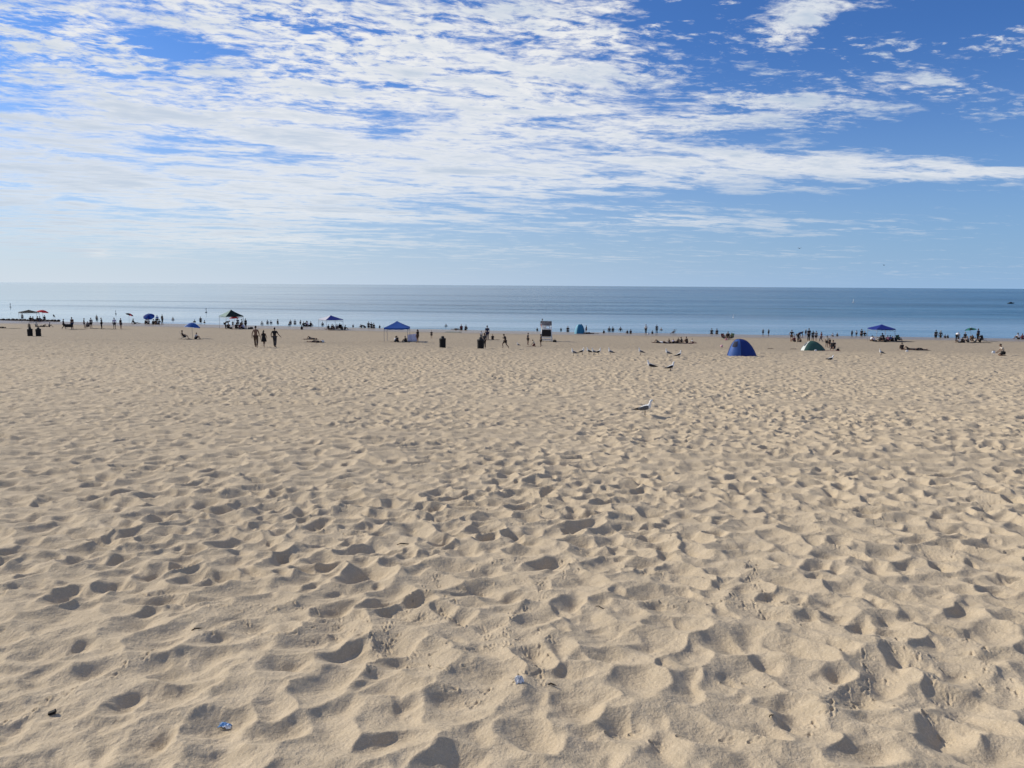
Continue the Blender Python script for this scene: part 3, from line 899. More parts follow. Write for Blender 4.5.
def canopy(px, py, label, colr, w=3.0, rz=45, eave=1.95, peak=2.75, front=None, valance=0.22, group='pop-up shade canopies'):
    p, _ = place(px, py)
    t = thing('shade_canopy', label, 'canopy', p, R(rz), group)
    h = w / 2
    cm = mat('canopy_' + colr, CANOPY[colr], 0.8, 0.08, 3, 0.1, 0, 0.35)
    cm2 = mat('canopy_' + (front or colr), CANOPY[front or colr], 0.8, 0.08, 3, 0.1, 0, 0.35)
    mb = MB(); mb.smooth = False
    cs = [(-h, -h), (h, -h), (h, h), (-h, h)]
    for k in range(4):
        a, b = cs[k], cs[(k + 1) % 4]
        mb.slot = 0 if k == 3 else 1

        def fn(u, v, a=a, b=b):
            ex, ey = a[0] + (b[0] - a[0]) * u, a[1] + (b[1] - a[1]) * u
            s = 1 - v
            return Vector((ex * s, ey * s, eave + (peak - eave) * (1 - s ** 0.85) - .05 * math.sin(math.pi * u) * s))
        mb.sheet(fn, 8, 6)
    mb.build('canopy_top', (cm2, cm), t)
    vb = MB(); vb.smooth = False
    for k in range(4):
        a, b = cs[k], cs[(k + 1) % 4]
        vb.slot = 0 if k == 3 else 1
        vb.sheet(lambda u, v, a=a, b=b: Vector(((a[0] + (b[0] - a[0]) * u) * 1.003, (a[1] + (b[1] - a[1]) * u) * 1.003, eave - .05 * math.sin(math.pi * u) + .005 - valance * v + .03 * v * abs(math.sin(u * 4 * math.pi)))), 16, 2)
    vb.build('valance', (cm2, cm), t)
    for (x, y) in cs:
        x *= .985; y *= .985
        z0 = ground_z(p.x + x * math.cos(R(rz)) - y * math.sin(R(rz)), p.y + x * math.sin(R(rz)) + y * math.cos(R(rz))) - p.z
        lb = MB(); lb.box((x, y, (eave - .03 + z0 - .05) / 2), (.04, .04, eave - z0 + .02)); lb.box((x, y, z0 + .015), (.10, .10, .02))
        lb.build('leg', STEEL, t)
    fb = MB(); fb.smooth = False
    for k in range(4):
        a, b = cs[k], cs[(k + 1) % 4]
        for u0, u1 in ((0, .5), (.5, 1)):
            A = Vector((a[0] + (b[0] - a[0]) * u0, a[1] + (b[1] - a[1]) * u0, 0)) * .98; B = Vector((a[0] + (b[0] - a[0]) * u1, a[1] + (b[1] - a[1]) * u1, 0)) * .98
            fb.tube([A + Vector((0, 0, eave - .10)), B + Vector((0, 0, eave - .42))], .012, 5); fb.tube([A + Vector((0, 0, eave - .42)), B + Vector((0, 0, eave - .10))], .012, 5)
    fb.build('folding_frame', STEEL, t)
    return t


CANOPY = dict(blue=(0.03, 0.11, 0.42), navy=(0.016, 0.036, 0.27), white=(0.72, 0.72, 0.80), green=(0.34, 0.47, 0.42), dkgreen_shade=(0.015, 0.035, 0.03),  # both greens: lit and shaded faces of one canopy; darker one also an umbrella
              black=(0.012, 0.012, 0.014), red=(0.75, 0.05, 0.06), teal=(0.03, 0.22, 0.19), ltblue=(0.30, 0.42, 0.66))


def umbrella(px, py, label, cols, dia=2.0, ht=2.0, tilt=(0, 0), sag=0.42, group='beach umbrellas'):
    p, _ = place(px, py)
    t = thing('beach_umbrella', label, 'umbrella', p, R(random.uniform(0, 40)), group)
    ms = [mat('umbrella_' + c, CANOPY[c], 0.8, 0.08, 3, 0.1, 0, 0.45) for c in cols]
    N = 8
    Q = Euler((R(tilt[0]), R(tilt[1]), 0)).to_matrix()
    Q = Matrix.Rotation(-t.rotation_euler.z, 3, 'Z') @ Q @ Matrix.Rotation(t.rotation_euler.z, 3, 'Z')
    base = Vector((0, 0, ht * .62))
    top = base + Q @ Vector((0, 0, ht * .38))

    def at(th, s):
        k = (th / (2 * math.pi) * N) % 1
        rr = dia / 2 * s * (1 - .06 * s * math.sin(math.pi * k))
        z = -sag * s ** 1.8 + .035 * s * math.sin(math.pi * k)
        return top + Q @ Vector((rr * math.cos(th), rr * math.sin(th), z))
    mb = MB(); mb.smooth = True
    for k in range(N):
        mb.slot = k % len(ms)
        mb.sheet(lambda u, v, k=k: at(2 * math.pi * (k + u) / N, max(v, .02)), 4, 6)
    mb.build('umbrella_cover', ms, t)
    pb = MB(); pb.tube([(0, 0, -.25), base, top + Q @ Vector((0, 0, .06))], .019, 8); pb.build('pole', STEEL, t)
    rb = MB()
    for k in range(N):
        th = 2 * math.pi * k / N
        rb.tube([at(th, .05) - Q @ Vector((0, 0, .015)), at(th, .5) - Q @ Vector((0, 0, .015)), at(th, 1) - Q @ Vector((0, 0, .012))], .006, 4)
    rb.build('ribs', STEEL, t)
    fb = MB(); fb.ball(top + Q @ Vector((0, 0, .08)), (.03, .03, .045), 8); fb.build('finial', WHITE, t)
    return t


def towel(px, py, label, colr, L=1.8, W=.9, rz=0, group=None):
    p, off = place(px, py)
    c, s = math.cos(R(rz)), math.sin(R(rz))

    def fn(u, v):
        x, y = (u - .5) * L, (v - .5) * W
        wx, wy = p.x + c * x - s * y, p.y + s * x + c * y
        return Vector((x, y, ground_z(wx, wy) - p.z + .022 + .012 * math.sin(u * 9 + v * 5)))
    mb = MB(); mb.sheet(fn, 16, 10)
    o = mb.build('beach_towel', cloth(colr), None, .012)
    o.location = p; o.rotation_euler = (0, 0, R(rz))
    return tag(o, label, 'towel', group)


def bag(px, py, label, colr, sc=1.0, rz=20, group=None):
    p, _ = place(px, py)
    t = thing('beach_bag', label, 'bag', p, R(rz), group); t.scale = (sc,) * 3
    mb = MB()
    mb.ring_loft([[Vector((a * math.cos(2 * math.pi * k / 16) * (1 + .06 * math.sin(3 * k)), b * math.sin(2 * math.pi * k / 16), z)) for k in range(16)]
                  for a, b, z in ((.22, .12, -.02), (.27, .15, .08), (.26, .14, .22), (.23, .10, .32), (.20, .06, .34))])
    mb.build('bag_body', cloth(colr), t)
    for s in (-1, 1):
        hb = MB(); hb.tube([(-.10, s * .07, .30), (-.08, s * .09, .44), (0, s * .09, .49), (.08, s * .09, .44), (.10, s * .07, .30)], .012, 6); hb.build('handle', cloth('char'), t)
    return t


def beach_chair(loc, rz, label, colr, group='folding beach chairs', high=False):
    t = thing('beach_chair', label, 'chair', loc, R(rz), group); t.scale = (.92,) * 3
    k = 1.15 if high else 1.0
    sb = MB(); sb.sheet(lambda u, v: Vector(((u - .5) * .54, -.20 + .50 * v, .285 + .03 * v - .025 * math.sin(math.pi * v))), 4, 8); sb.build('seat', cloth(colr), t, .012)
    bb = MB(); bb.sheet(lambda u, v: Vector(((u - .5) * .54, -.22 - .26 * v, .30 + .62 * k * v)), 4, 8); bb.build('backrest', cloth(colr), t, .012)
    fb = MB()
    for s in (-1, 1):
        x = s * .285
        fb.tube([(x, .33, .30), (x, -.22, .28), (x, -.49, .94 * k)], .013, 6)
        fb.tube([(x, .30, -.03), (x, .22, .29)], .013, 6); fb.tube([(x, -.42, -.03), (x, -.10, .30), (x, .16, .52)], .013, 6)
    fb.tube([(-.285, -.49, .94 * k), (.285, -.49, .94 * k)], .013, 6); fb.tube([(-.285, .33, .30), (.285, .33, .30)], .013, 6)
    fb.build('frame', STEEL, t)
    for s in (-1, 1):
        ab = MB(); ab.box((s * .285, -.04, .535), (.05, .46, .025), 0, .008); ab.build('armrest', BLACKP, t)
    return t


def bin_at(px, py, label, sc=1.0):
    p, _ = place(px, py)
    t = thing('trash_barrel', label, 'trash barrel', p, R(random.uniform(0, 90)), 'black trash barrels standing on the sand'); t.scale = (sc,) * 3
    mb = MB()
    prof = [(.27, -.05)]
    for z in np.linspace(0, .84, 15):
        prof.append((.29 + (.012 if abs(z - .28) < .04 or abs(z - .56) < .04 else 0), z))
    mb.lathe(prof + [(.285, .86), (.25, .86), (.25, .80)], 24); mb.build('barrel', BLACKP, t)
    lb = MB()
    lb.ring_loft([[Vector((r * (1 + .05 * math.sin(5 * a) * w) * math.cos(a), r * (1 + .05 * math.sin(5 * a) * w) * math.sin(a), z + .012 * math.sin(7 * a) * w)) for a in np.linspace(0, 2 * math.pi, 28, endpoint=False)]
                  for r, z, w in ((.308, .70, 1), (.305, .78, .7), (.302, .875, .3), (.285, .885, .2), (.16, .91, .5), (.15, 1.0, .8), (.13, 1.06, .8), (.05, 1.08, .8))])
    lb.build('bag_liner', mat('liner', (0.009, 0.009, 0.010), 0.6, 0.3, 20, 0.6), t)
    return t


def tent(px, py, label, W, Dp, H, peak, rz, cols, door, group=None, window=True, n=2.8, dome=2.1):
    """pop-up shelter: bowed shell over a rounded base, seam hoops, a front panel and its window"""
    p, _ = place(px, py)
    t = thing('beach_tent', label, 'tent', p, R(rz), group)

    def at(th, s, off=0.0):
        c_, s_ = math.cos(th), math.sin(th)
        k = (abs(c_) ** n + abs(s_) ** n) ** (-1 / n)
        bx, by = W / 2 * k * c_, Dp / 2 * k * s_
        x = peak[0] + (bx - peak[0]) * s; y = peak[1] + (by - peak[1]) * s
        z = H * (1 - s ** dome)
        nv = Vector((x / W, y / Dp, .6)).normalized()
        return Vector((x, y, z - .05 * (s >= .999))) + nv * off
    ms = [mat('tent_' + c, TENT[c], 0.6, 0.06, 2, 0.08, 0, 0.25) for c in cols]
    sh = MB()
    N = 48
    for k in range(N):
        a0, a1 = 2 * math.pi * k / N, 2 * math.pi * (k + 1) / N
        am = math.degrees((a0 + a1) / 2)
        sh.slot = 1 if door[0] < am < door[1] else (2 if len(ms) > 2 and door[2] < am < door[3] else 0)
        sh.sheet(lambda u, v: at(a0 + (a1 - a0) * u, .02 + .98 * v), 1, 12)
    bmesh.ops.remove_doubles(sh.bm, verts=sh.bm.verts[:], dist=.0005)
    sh.build('shell', ms, t)
    hp = MB()
    for dg_ in (door[0], door[1], door[0] + 180, door[1] + 90):
        hp.tube([at(R(dg_), s, .006) for s in np.linspace(.02, 1, 12)], .014, 6)
    hp.build('seam_hoops', mat('tent_' + cols[0] + '_seam', tuple(v * .5 for v in TENT[cols[0]]), 0.7), t)
    if window:
        a0, a1 = R(door[0] + (door[1] - door[0]) * .28), R(door[0] + (door[1] - door[0]) * .75)
        wb = MB(); wb.sheet(lambda u, v: at(a0 + (a1 - a0) * u, .42 + .28 * v + .03 * math.sin(math.pi * u), .008), 8, 6)
        wb.build('mesh_window', mat('tent_mesh', (0.02, 0.025, 0.05), 0.8, 0.2, 40), t)
    return t


TENT = dict(blue=(0.012, 0.040, 0.22), midblue=(0.05, 0.13, 0.40), teal=(0.03, 0.20, 0.36), teal_lit=(0.22, 0.52, 0.66), green=(0.05, 0.13, 0.11), white=(0.72, 0.76, 0.72), pale=(0.42, 0.50, 0.46))

# =================================================================== gulls
GW = mat('gull_white', (0.78, 0.78, 0.76), 0.7, 0.05, 30); GG = mat('gull_grey', (0.11, 0.112, 0.12), 0.7, 0.35, 25)
GD = mat('gull_dark', (0.022, 0.020, 0.020), 0.7, 0.3, 25); GB = mat('gull_black', (0.012, 0.012, 0.012), 0.6); GY_ = mat('gull_beak', (0.55, 0.36, 0.06), 0.5); GL = mat('gull_leg', (0.13, 0.085, 0.065), 0.6)
_gm = {}


def gull_parts():
    if _gm: return _gm
    mb = MB()
    prof = [(-.27, .172, .016, .004), (-.22, .176, .032, .010), (-.16, .182, .040, .026), (-.09, .188, .062, .056), (-.02, .196, .074, .074), (.045, .212, .072, .076),
            (.090, .242, .054, .058), (.112, .280, .037, .040), (.124, .322, .031, .033), (.132, .358, .033, .033), (.150, .378, .033, .031), (.174, .380, .024, .023), (.190, .377, .011, .011)]
    prof = [(x, z + .03, a_, b_) for x, z, a_, b_ in prof]
    rings = []
    for i, (x, z, ry, rz) in enumerate(prof):
        a = prof[min(i + 1, len(prof) - 1)]; b = prof[max(i - 1, 0)]
        d = Vector((a[0] - b[0], 0, a[1] - b[1])).normalized(); u = Vector((-d.z, 0, d.x))
        rings.append([Vector((x, 0, z)) + Vector((0, 1, 0)) * ry * math.cos(2 * math.pi * k / 16) + u * rz * math.sin(2 * math.pi * k / 16) for k in range(16)])
    mb.ring_loft(rings)
    mb.slot = 1
    for s in (-1, 1): mb.ball((.167, s * .026, .416), (.006, .003, .006), 6)
    _gm['body'] = mb.mesh('gull_body', (GW, GB))
    for s in (-1, 1):
        wb = MB()
        rr = []
        for (x, z, yo, hh, th) in ((.085, .222, .052, .030, .010), (.05, .222, .072, .052, .014), (-.02, .212, .078, .056, .014), (-.10, .198, .066, .044, .012), (-.17, .186, .044, .028, .009), (-.23, .178, .026, .016, .006), (-.295, .172, .012, .005, .003)):
            rr.append([Vector((x, s * (yo + th * math.cos(2 * math.pi * k / 10)) , z + .03 + hh * math.sin(2 * math.pi * k / 10))) for k in range(10)])
        vr = wb.ring_loft(rr)
        me = wb.mesh('gull_wing', (GG, GB))
        for f in me.polygons:
            if f.center.x < -.18: f.material_index = 1
        _gm['wing%d' % s] = me
        lb = MB(); lb.tube([(-.005, s * .032, .17), (-.012, s * .034, .075), (-.002, s * .036, .010)], [.012, .008, .008], 6)
        for a in (-.45, 0, .45):
            lb.tube([(-.002, s * .036, .010), (.05 * math.cos(a), s * .036 + .05 * math.sin(a), .003)], [.005, .003], 5)
        _gm['leg%d' % s] = lb.mesh('gull_leg', (GL,))
    bb = MB(); bb.tube([(.180, 0, .408), (.210, 0, .404), (.232, 0, .396), (.238, 0, .389)], [.011, .009, .006, .002], 8); _gm['beak'] = bb.mesh('gull_beak', (GY_,))
    return _gm


def gull(px, py, face, label, sc=1.0, dark=False, pitch=-9, group='gulls standing on the sand', sink=0.0):
    """face = +1 looks along +X, -1 looks along -X"""
    p, _ = place(px, py); m = gull_parts()
    r = bpy.data.objects.new('gull', m['body']); col.objects.link(r)
    sc *= 1.0 if px == 645.5 else 1.16; r.location = p + Vector((0, 0, -.004 - sink)); r.scale = (sc,) * 3
    r.rotation_euler = (0, R(pitch), (0 if face > 0 else math.pi) + R(random.uniform(-14, 14)))
    tag(r, label, 'gull', group)
    for n, k in (('wing', 'wing1'), ('wing', 'wing-1'), ('leg', 'leg1'), ('leg', 'leg-1'), ('beak', 'beak')):
        o = bpy.data.objects.new(n, m[k]); col.objects.link(o); o.parent = r
        if n == 'wing' and dark: set_mat(o, GD)
    return r


gull(645.5, 416.3, 1, 'large grey-backed gull with white head standing alone nearest the camera', .92, pitch=-3)
gull(650.5, 369.0, -1, 'dark-winged gull facing the canopies with bright white head, in front of the small flock', 1.0, True, pitch=-4, sink=.09)
gull(671.0, 370.2, 1, 'dark-winged gull leaning forward towards the blue tent, close to the white-headed gull', .95, True, pitch=-6, sink=.09)
gull(679.5, 358.4, 1, 'dark gull walking towards the blue tent beside a paler gull', .95, True, pitch=-12)
gull(667.2, 356.6, -1, 'pale-headed gull just behind the dark walking gull', .95)
gull(640.2, 355.6, -1, 'lone white and grey gull between the flock and the family lying down', .95)
gull(610.0, 355.4, -1, 'upright white gull at the end of the row of gulls towards the blue tent', .95)
gull(573.2, 356.0, -1, 'bright white gull at the end of the row of gulls nearest the lifeguard chair', .95)
gull(582.6, 355.2, 1, 'gull with dark back, second in the row from the lifeguard chair', .92, True, pitch=-12)
gull(588.4, 354.8, -1, 'gull in the middle of the row with pale head turned to the lifeguard chair', .92, True)
gull(593.4, 355.2, -1, 'pale gull close beside the middle gull of the row', .92)
gull(599.2, 355.0, 1, 'dark-backed gull looking towards the blue tent from the middle of the row', .92, True, pitch=-11)
gull(830.0, 360.6, 1, 'dark and white gull crouching in front of the green and white tent', .95, True, pitch=4, sink=.13)
gull(880.6, 355.8, -1, 'white gull standing upright between the green tent and the person on the blanket', .98)
gull(517.8, 346.6, -1, 'small pale gull on the sand between the running child and the standing child', .9)


def flying_gull(px, py, dist, label, rz):
    v = ray(px, py); p = Vector((0, 0, CAM_Z)) + v * (dist / v.y)
    t = thing('flying_gull', label, 'gull', p, R(rz), 'gulls flying high over the lake')
    mb = MB(); mb.tube([(-.22, 0, 0), (-.1, 0, .01), (.05, 0, .01), (.17, 0, .03), (.24, 0, .02)], [.01, .06, .07, .04, .008], 10); mb.build('gull_body', GD, t)
    for s in (-1, 1):
        wb = MB(); wb.sheet(lambda u, v: Vector((.10 - .16 * v - .13 * u * u, s * (.05 + .62 * u), .02 + .17 * math.sin(u * 2.3) - .03 * v)), 8, 3); wb.build('wing', GD, t, .008)
    return t


flying_gull(799.5, 248.5, 190, 'tiny dark gull flying above the lake, the higher of two', 30)
flying_gull(884, 265.3, 230, 'tiny dark gull flying low near the horizon, over the blue canopy', -50)

# =================================================================== lifeguard chair
p, _ = place(546.5, 341.2)
t = thing('lifeguard_chair', 'white wooden lifeguard chair with dark box below its bench and grey sign above', 'lifeguard chair', p, R(-4))
DARK = mat('dark_panel', (0.012, 0.011, 0.012), 0.6, 0.3, 6); GREYP = mat('weathered_panel', (0.20, 0.19, 0.20), 0.7, 0.45, 5)
for sx in (-1, 1):
    for sy in (-1, 1):
        lb = MB(); lb.tube([(sx * .74, sy * .80, -.15), (sx * .58, sy * .50, 2.05)], .052, 4); lb.build('leg', WHITE, t)
bb = MB(); bb.smooth = False
for sx in (-1, 1):
    for z in (.18, .50): bb.box((sx * (.74 - .073 * (z + .15) - .06 * 0), 0, z), (.05, 1.42 - z * .2, .09))
for z in (.20, .52):
    for sy in (-1, 1): bb.box((0, sy * (.80 - .136 * (z + .15) + .055), z), (1.45 - z * .1, .04, .10))
bb.build('cross_braces', WHITE, t)
mb = MB(); mb.box((0, 0, 1.09), (1.30, 1.0, .86), 0, .02); mb.build('locker_box', DARK, t)
mb = MB(); mb.box((0, .05, 1.56), (1.36, 1.25, .07), 0, .01); mb.build('platform', WHITE, t)
mb = MB()
mb.box((-.28, -.30, 1.80), (.52, .05, .36), 0, .01); mb.box((.40, -.30, 1.86), (.16, .05, .28), 0, .01); mb.box((0, -.05, 1.98), (1.30, .06, .12), 0, .01); mb.box((0, -.30, 1.66), (1.30, .45, .05))
mb.build('bench', WHITE, t)
for sx in (-1, 1):
    mb = MB(); mb.box((sx * .63, 0, 2.05), (.06, .06, 1.0)); mb.build('post', WHITE, t)
mb = MB(); mb.box((0, -.06, 2.33), (1.30, .05, .58), 0, .015); mb.build('sign_board', GREYP, t)
mb = MB(); mb.smooth = True
mb.tube([(-.20 + .17 * math.cos(a), -.345, 1.80 + .17 * math.sin(a)) for a in np.linspace(0, 2 * math.pi, 20)], .035, 8); mb.build('life_ring', WHITE, t)
person_at(p + Vector((-.56, .42, 1.20)), 'stand', 10, .97, 'lifeguard standing behind the white lifeguard chair, only head and shoulder showing', None, 'blk', 'red')

# =================================================================== barrels
bin_at(30.2, 336.2, 'black trash barrel of the side-by-side pair, with a head showing above it', 1.03)
bin_at(38.6, 336.3, 'black trash barrel beside another one, the nearer to the people carrying a box', 1.03)
bin_at(442.6, 348.0, 'lone black trash barrel standing by itself with a capped lid', .88)
bin_at(480.6, 349.0, 'black trash barrel with three people standing right behind it', .88)

# =================================================================== shades
canopy(29.5, 321.6, 'low black canopy close to the waterline beside a red umbrella', 'black', 3.1, 40, 1.9, 2.35, None, .12)
umbrella(43.0, 321.6, 'red beach umbrella leaning away from the black canopy', ('red',), 2.2, 2.3, (0, 10), .42)
umbrella(129.2, 320.8, 'small black and red beach umbrella leaning over towards the blue umbrella', ('black', 'black', 'red', 'black'), 1.6, 1.55, (0, 22), .30)
umbrella(149.5, 323.6, 'large dark blue umbrella tilted down over a group of seated people', ('navy', 'blue'), 2.1, 1.85, (34, 8), .48)
umbrella(192.5, 338.4, 'low blue and pale blue umbrella above a person in a lounge chair', ('blue', 'blue', 'ltblue', 'ltblue', 'ltblue', 'blue', 'blue', 'blue'), 2.0, 2.0, (-6, 4), .62)
canopy(231.7, 328.6, 'grey-green pop-up canopy with a red umbrella under it', 'dkgreen_shade', 3.0, 42, 2.15, 3.2, 'green', .12)  # cloth coloured pale on its sunlit face, dark on the shaded ones
umbrella(234.8, 328.2, 'red umbrella standing under the grey-green canopy', ('red',), 1.75, 2.0, (0, -4), .36)
canopy(331.0, 329.4, 'white and navy slanting pop-up canopy near the waterline', 'navy', 3.1, 38, 1.75, 2.42, 'white', .10)
canopy(397.3, 341.2, 'royal blue pop-up canopy in front of the white windbreak', 'blue', 2.9, 2, 1.72, 2.5, None, .20)
canopy(880.6, 340.8, 'navy blue pop-up canopy with a crowd sitting under it', 'navy', 2.65, 2, 1.78, 2.35, None, .16)
umbrella(970.2, 341.0, 'small dark green umbrella over people in chairs', ('teal', 'dkgreen_shade'), 1.65, 1.9, (-4, -6), .36)

tent(741.8, 355.6, 'blue pop-up beach tent with a dark window in its front', 1.95, 1.5, 1.16, (-.24, .05), 0, ('blue', 'midblue'), (178, 258), 'pop-up beach tents', True, 2.6, 2.5)
tent(579.6, 333.6, 'teal dome tent with a child standing next to it', 1.75, 1.6, 1.50, (.0, .0), 0, ('teal', 'teal_lit'), (150, 235), 'pop-up beach tents', False, 2.0, 3.6)  # sunlit side painted on as a paler teal sector
tent(813.0, 350.7, 'dark green tent with white panels at one end', 2.5, 1.5, 1.0, (-.16, .10), 4, ('green', 'white', 'pale'), (150, 212, 30, 75), 'pop-up beach tents', True)

# white windbreak
p, _ = place(412.2, 341.6)
t = thing('windbreak', 'pale lilac cloth windbreak propped up next to the royal blue canopy', 'windbreak', p, R(6))
mb = MB(); mb.sheet(lambda u, v: Vector(((u - .5) * 1.15, .10 * math.sin(u * math.pi * 3), .05 + (.80 + .15 * u) * v)), 18, 6); mb.build('cloth', mat('windbreak_cloth', (0.80, 0.78, 0.88), 0.85, 0.06, 6, .2, 0, .5), t, .008)
for u in (0, 1 / 3, 2 / 3, 1):
    mb = MB(); mb.tube([((u - .5) * 1.15, .10 * math.sin(u * math.pi * 3) + .02, -.2), ((u - .5) * 1.15, .10 * math.sin(u * math.pi * 3) + .02, .90 + .15 * u)], .012, 6); mb.build('stake', WHITE, t)

# dark flag near the red umbrella
p, _ = place(53.4, 321.0)
t = thing('beach_flag', 'small dark flag drooping from a thin pole near the red umbrella', 'flag', p, 0)
mb = MB(); mb.tube([(0, 0, -.2), (0, 0, 1.35)], .012, 6); mb.build('pole', STEEL, t)
mb = MB(); mb.sheet(lambda u, v: Vector((.02 + .42 * u, .05 * math.sin(5 * u), 1.33 - .42 * v * (1 - .25 * u) - .42 * u * u)), 10, 6); mb.build('flag_cloth', cloth('blk'), t, .006)

# low dark breakwater where the far shore meets the lake
p, _ = place(22, 320.6); p.z = 0
t = thing('breakwater', 'low dark line of stones along the waterline behind the black canopy', 'breakwater', p, math.atan(-.25)); t.location.z = .05
rk = random.Random(5)
STONE = mat('wet_stone', (0.035, 0.033, 0.032), 0.7, 0.4, 3, .5)
for seg in range(3):
    mb = MB()
    for k in range(26):
        x = -9 + seg * 6.0 + k * .23 + rk.uniform(-.1, .1)
        vs = mb.ball((x, 0.4 + rk.uniform(-.4, .4), rk.uniform(-.05, .12)), (rk.uniform(.22, .42), rk.uniform(.2, .35), rk.uniform(.14, .24)), 8)
        for v in vs: v.co += Vector((rk.uniform(-.04, .04), rk.uniform(-.04, .04), rk.uniform(-.03, .03)))
    mb.build('stone_section', STONE, t)

# =================================================================== on the water
def buoy(px, py, h, label, colr):
    p, _ = place(px, py); p.z = 0
    t = thing('marker_buoy', label, 'buoy', p, 0, 'marker buoys floating off the beach')
    k = h
    mb = MB(); mb.lathe([(.02, -.35 * k), (.16 * k, -.2 * k), (.22 * k, .0), (.20 * k, .14 * k), (.06 * k, .24 * k), (.03 * k, .3 * k)], 14); mb.build('float', colr, t)
    mb = MB(); mb.tube([(0, 0, .25 * k), (0, 0, .95 * k)], .05 * k, 8); mb.lathe([(.06 * k, .70 * k), (.09 * k, .72 * k), (.09 * k, .98 * k), (.02 * k, 1.0 * k)], 10); mb.build('top_mark', colr, t)


GREYB = mat('buoy_grey', (0.16, 0.17, 0.18), .5)
buoy(10.4, 307.4, 1.25, 'grey marker buoy far out on the lake beyond the black canopy', GREYB)
buoy(115.8, 313.9, 0.85, 'grey marker buoy off the people standing in a line', GREYB)
buoy(206.2, 312.6, 1.2, 'tall grey marker buoy off the low blue umbrella', GREYB)
buoy(733.3, 317.6, 0.75, 'small white buoy floating beyond the blue tent', WHITE)

p, _ = place(853.4, 302.6); p.z = 0
t = thing('sailboat', 'small white sailboat far out on the lake', 'sailboat', p, R(60)); t.scale = (.62,) * 3
mb = MB()
mb.ring_loft([[Vector((x, w * math.sin(a), -.15 + (.55 + .1 * (x / 1.6) ** 2) * (1 - math.cos(a)) / 2 if False else .35 - .5 * math.cos(a) * (1 if math.cos(a) > 0 else .25))) for a in np.linspace(-math.pi, math.pi, 14, endpoint=False)] for x, w in ((-1.6, .45), (-1.0, .62), (0, .7), (.9, .55), (1.5, .25), (1.8, .04))])
mb.build('hull', WHITE, t)
mb = MB(); mb.tube([(.3, 0, .2), (.3, 0, 3.9)], .035, 6); mb.tube([(.3, 0, .75), (-1.5, 0, .75)], .03, 6); mb.build('mast', STEEL, t)
mb = MB(); mb.sheet(lambda u, v: Vector((.26 - 1.7 * u * (1 - v), .22 * math.sin(math.pi * u) * (1 - v), .82 + 2.95 * v)), 8, 10); mb.build('sail', mat('sailcloth', (.8, .8, .78), .8, .04, 4), t, .01)

p, _ = place(1011.5, 296.0); p.z = 0
t = thing('motor_boat', 'long dark motor boat near the horizon', 'boat', p, R(8)); t.scale = (.5,) * 3
mb = MB()
mb.ring_loft([[Vector((x, w * math.sin(a), zt - (.9 if abs(a) < 1.6 else .0) * (math.cos(a) if abs(a) < 1.57 else 0))) for a in np.linspace(-math.pi, math.pi, 14, endpoint=False)] for x, w, zt in ((-3.6, .9, .75), (-2, 1.1, .75), (0, 1.15, .8), (2, .9, .95), (3.3, .4, 1.15), (3.9, .05, 1.25))])
mb.build('hull', mat('boat_dark', (.015, .02, .03), .5), t)
mb = MB(); mb.box((-.4, 0, 1.25), (2.2, 1.5, .95), 0, .12); mb.build('cabin', mat('boat_cabin', (.05, .06, .075), .4), t)
mb = MB(); mb.box((-.4, 0, 1.42), (2.23, 1.53, .32), 0, .02); mb.build('cabin_window', mat('boat_glass', (.01, .012, .015), .15), t)

# =================================================================== the people
G_SHORE = 'people along the water\'s edge'; G_SAND = 'people on the dry sand'; G_WADE = 'bathers in the lake'
# --- the three walkers and the far end of the beach
person(256.2, 347.6, 22.2, 'walk', 8, 'tall bare-backed walker, tallest of three people walking together', G_SAND, None, 'brown', skin=1, hair='dark', kindb='trousers')
person(264.0, 347.0, 16.6, 'walk', -6, 'shorter walker in a black dress between two taller walkers', G_SAND, 'blk', None, kindb='dress', style='long', skin=1, hair='dark')
person(275.0, 347.2, 20.0, 'reach', -10, 'walker in a black shirt with arms held out, beside the one in a black dress', G_SAND, 'blk', 'char', kindb='trousers', skin=2, hair='dark')
person(29.6, 331.5, 8.5, 'stand', 200, 'person mostly hidden behind a black trash barrel, only head showing', G_SAND, 'blk', 'blk')
person(1.5, 328.2, 5, 'lie', 80, 'dark figure lying flat on the sand at the very edge of the view', G_SAND, 'blk', 'blk')
towel(13, 328.6, 'thin dark towel lying on the sand between two resting people', 'blk', 2.6, .8, 5)
person(43.0, 327.0, 5, 'lieknee', -75, 'person lying on their back with knees up behind the pair of barrels', G_SAND, 'char', 'blk')
person(49.0, 327.0, 4.5, 'sit', -60, 'small person sitting next to the one lying behind the barrels', G_SAND, 'grey', 'char')
person(36.5, 326.8, 4.5, 'sit', 40, 'person sitting low just beyond the gap between two barrels', G_SAND, 'cream', 'char')
person(30.5, 321.0, 6.0, 'sit', 30, 'dark figure sitting under the low black canopy, the one at its pole', G_SHORE, 'blk', 'char')
person(34.2, 321.3, 5.6, 'sitback', -40, 'figure leaning back on the hands beneath the black canopy', G_SHORE, 'char', 'blk')
person(39.6, 321.4, 5.0, 'sit', 10, 'figure sitting between the black canopy and the red umbrella', G_SHORE, 'navy', 'blk')
person(44.6, 320.6, 5.5, 'stand', 0, 'small child standing under the red umbrella', G_SHORE, 'char', 'navy')
person(22.3, 317.4, 4.0, 'stand', 20, 'bather standing in the lake beyond the black canopy', G_WADE, None, 'navy')
person(63.8, 329.4, 10.2, 'walk', -80, 'person in front of the dark box, walking away from the red umbrella', G_SAND, 'char', 'blk', kindb='trousers')
person(72.4, 329.4, 12.2, 'stand', 70, 'person standing behind the dark box holding its end', G_SAND, 'brown', 'navy')
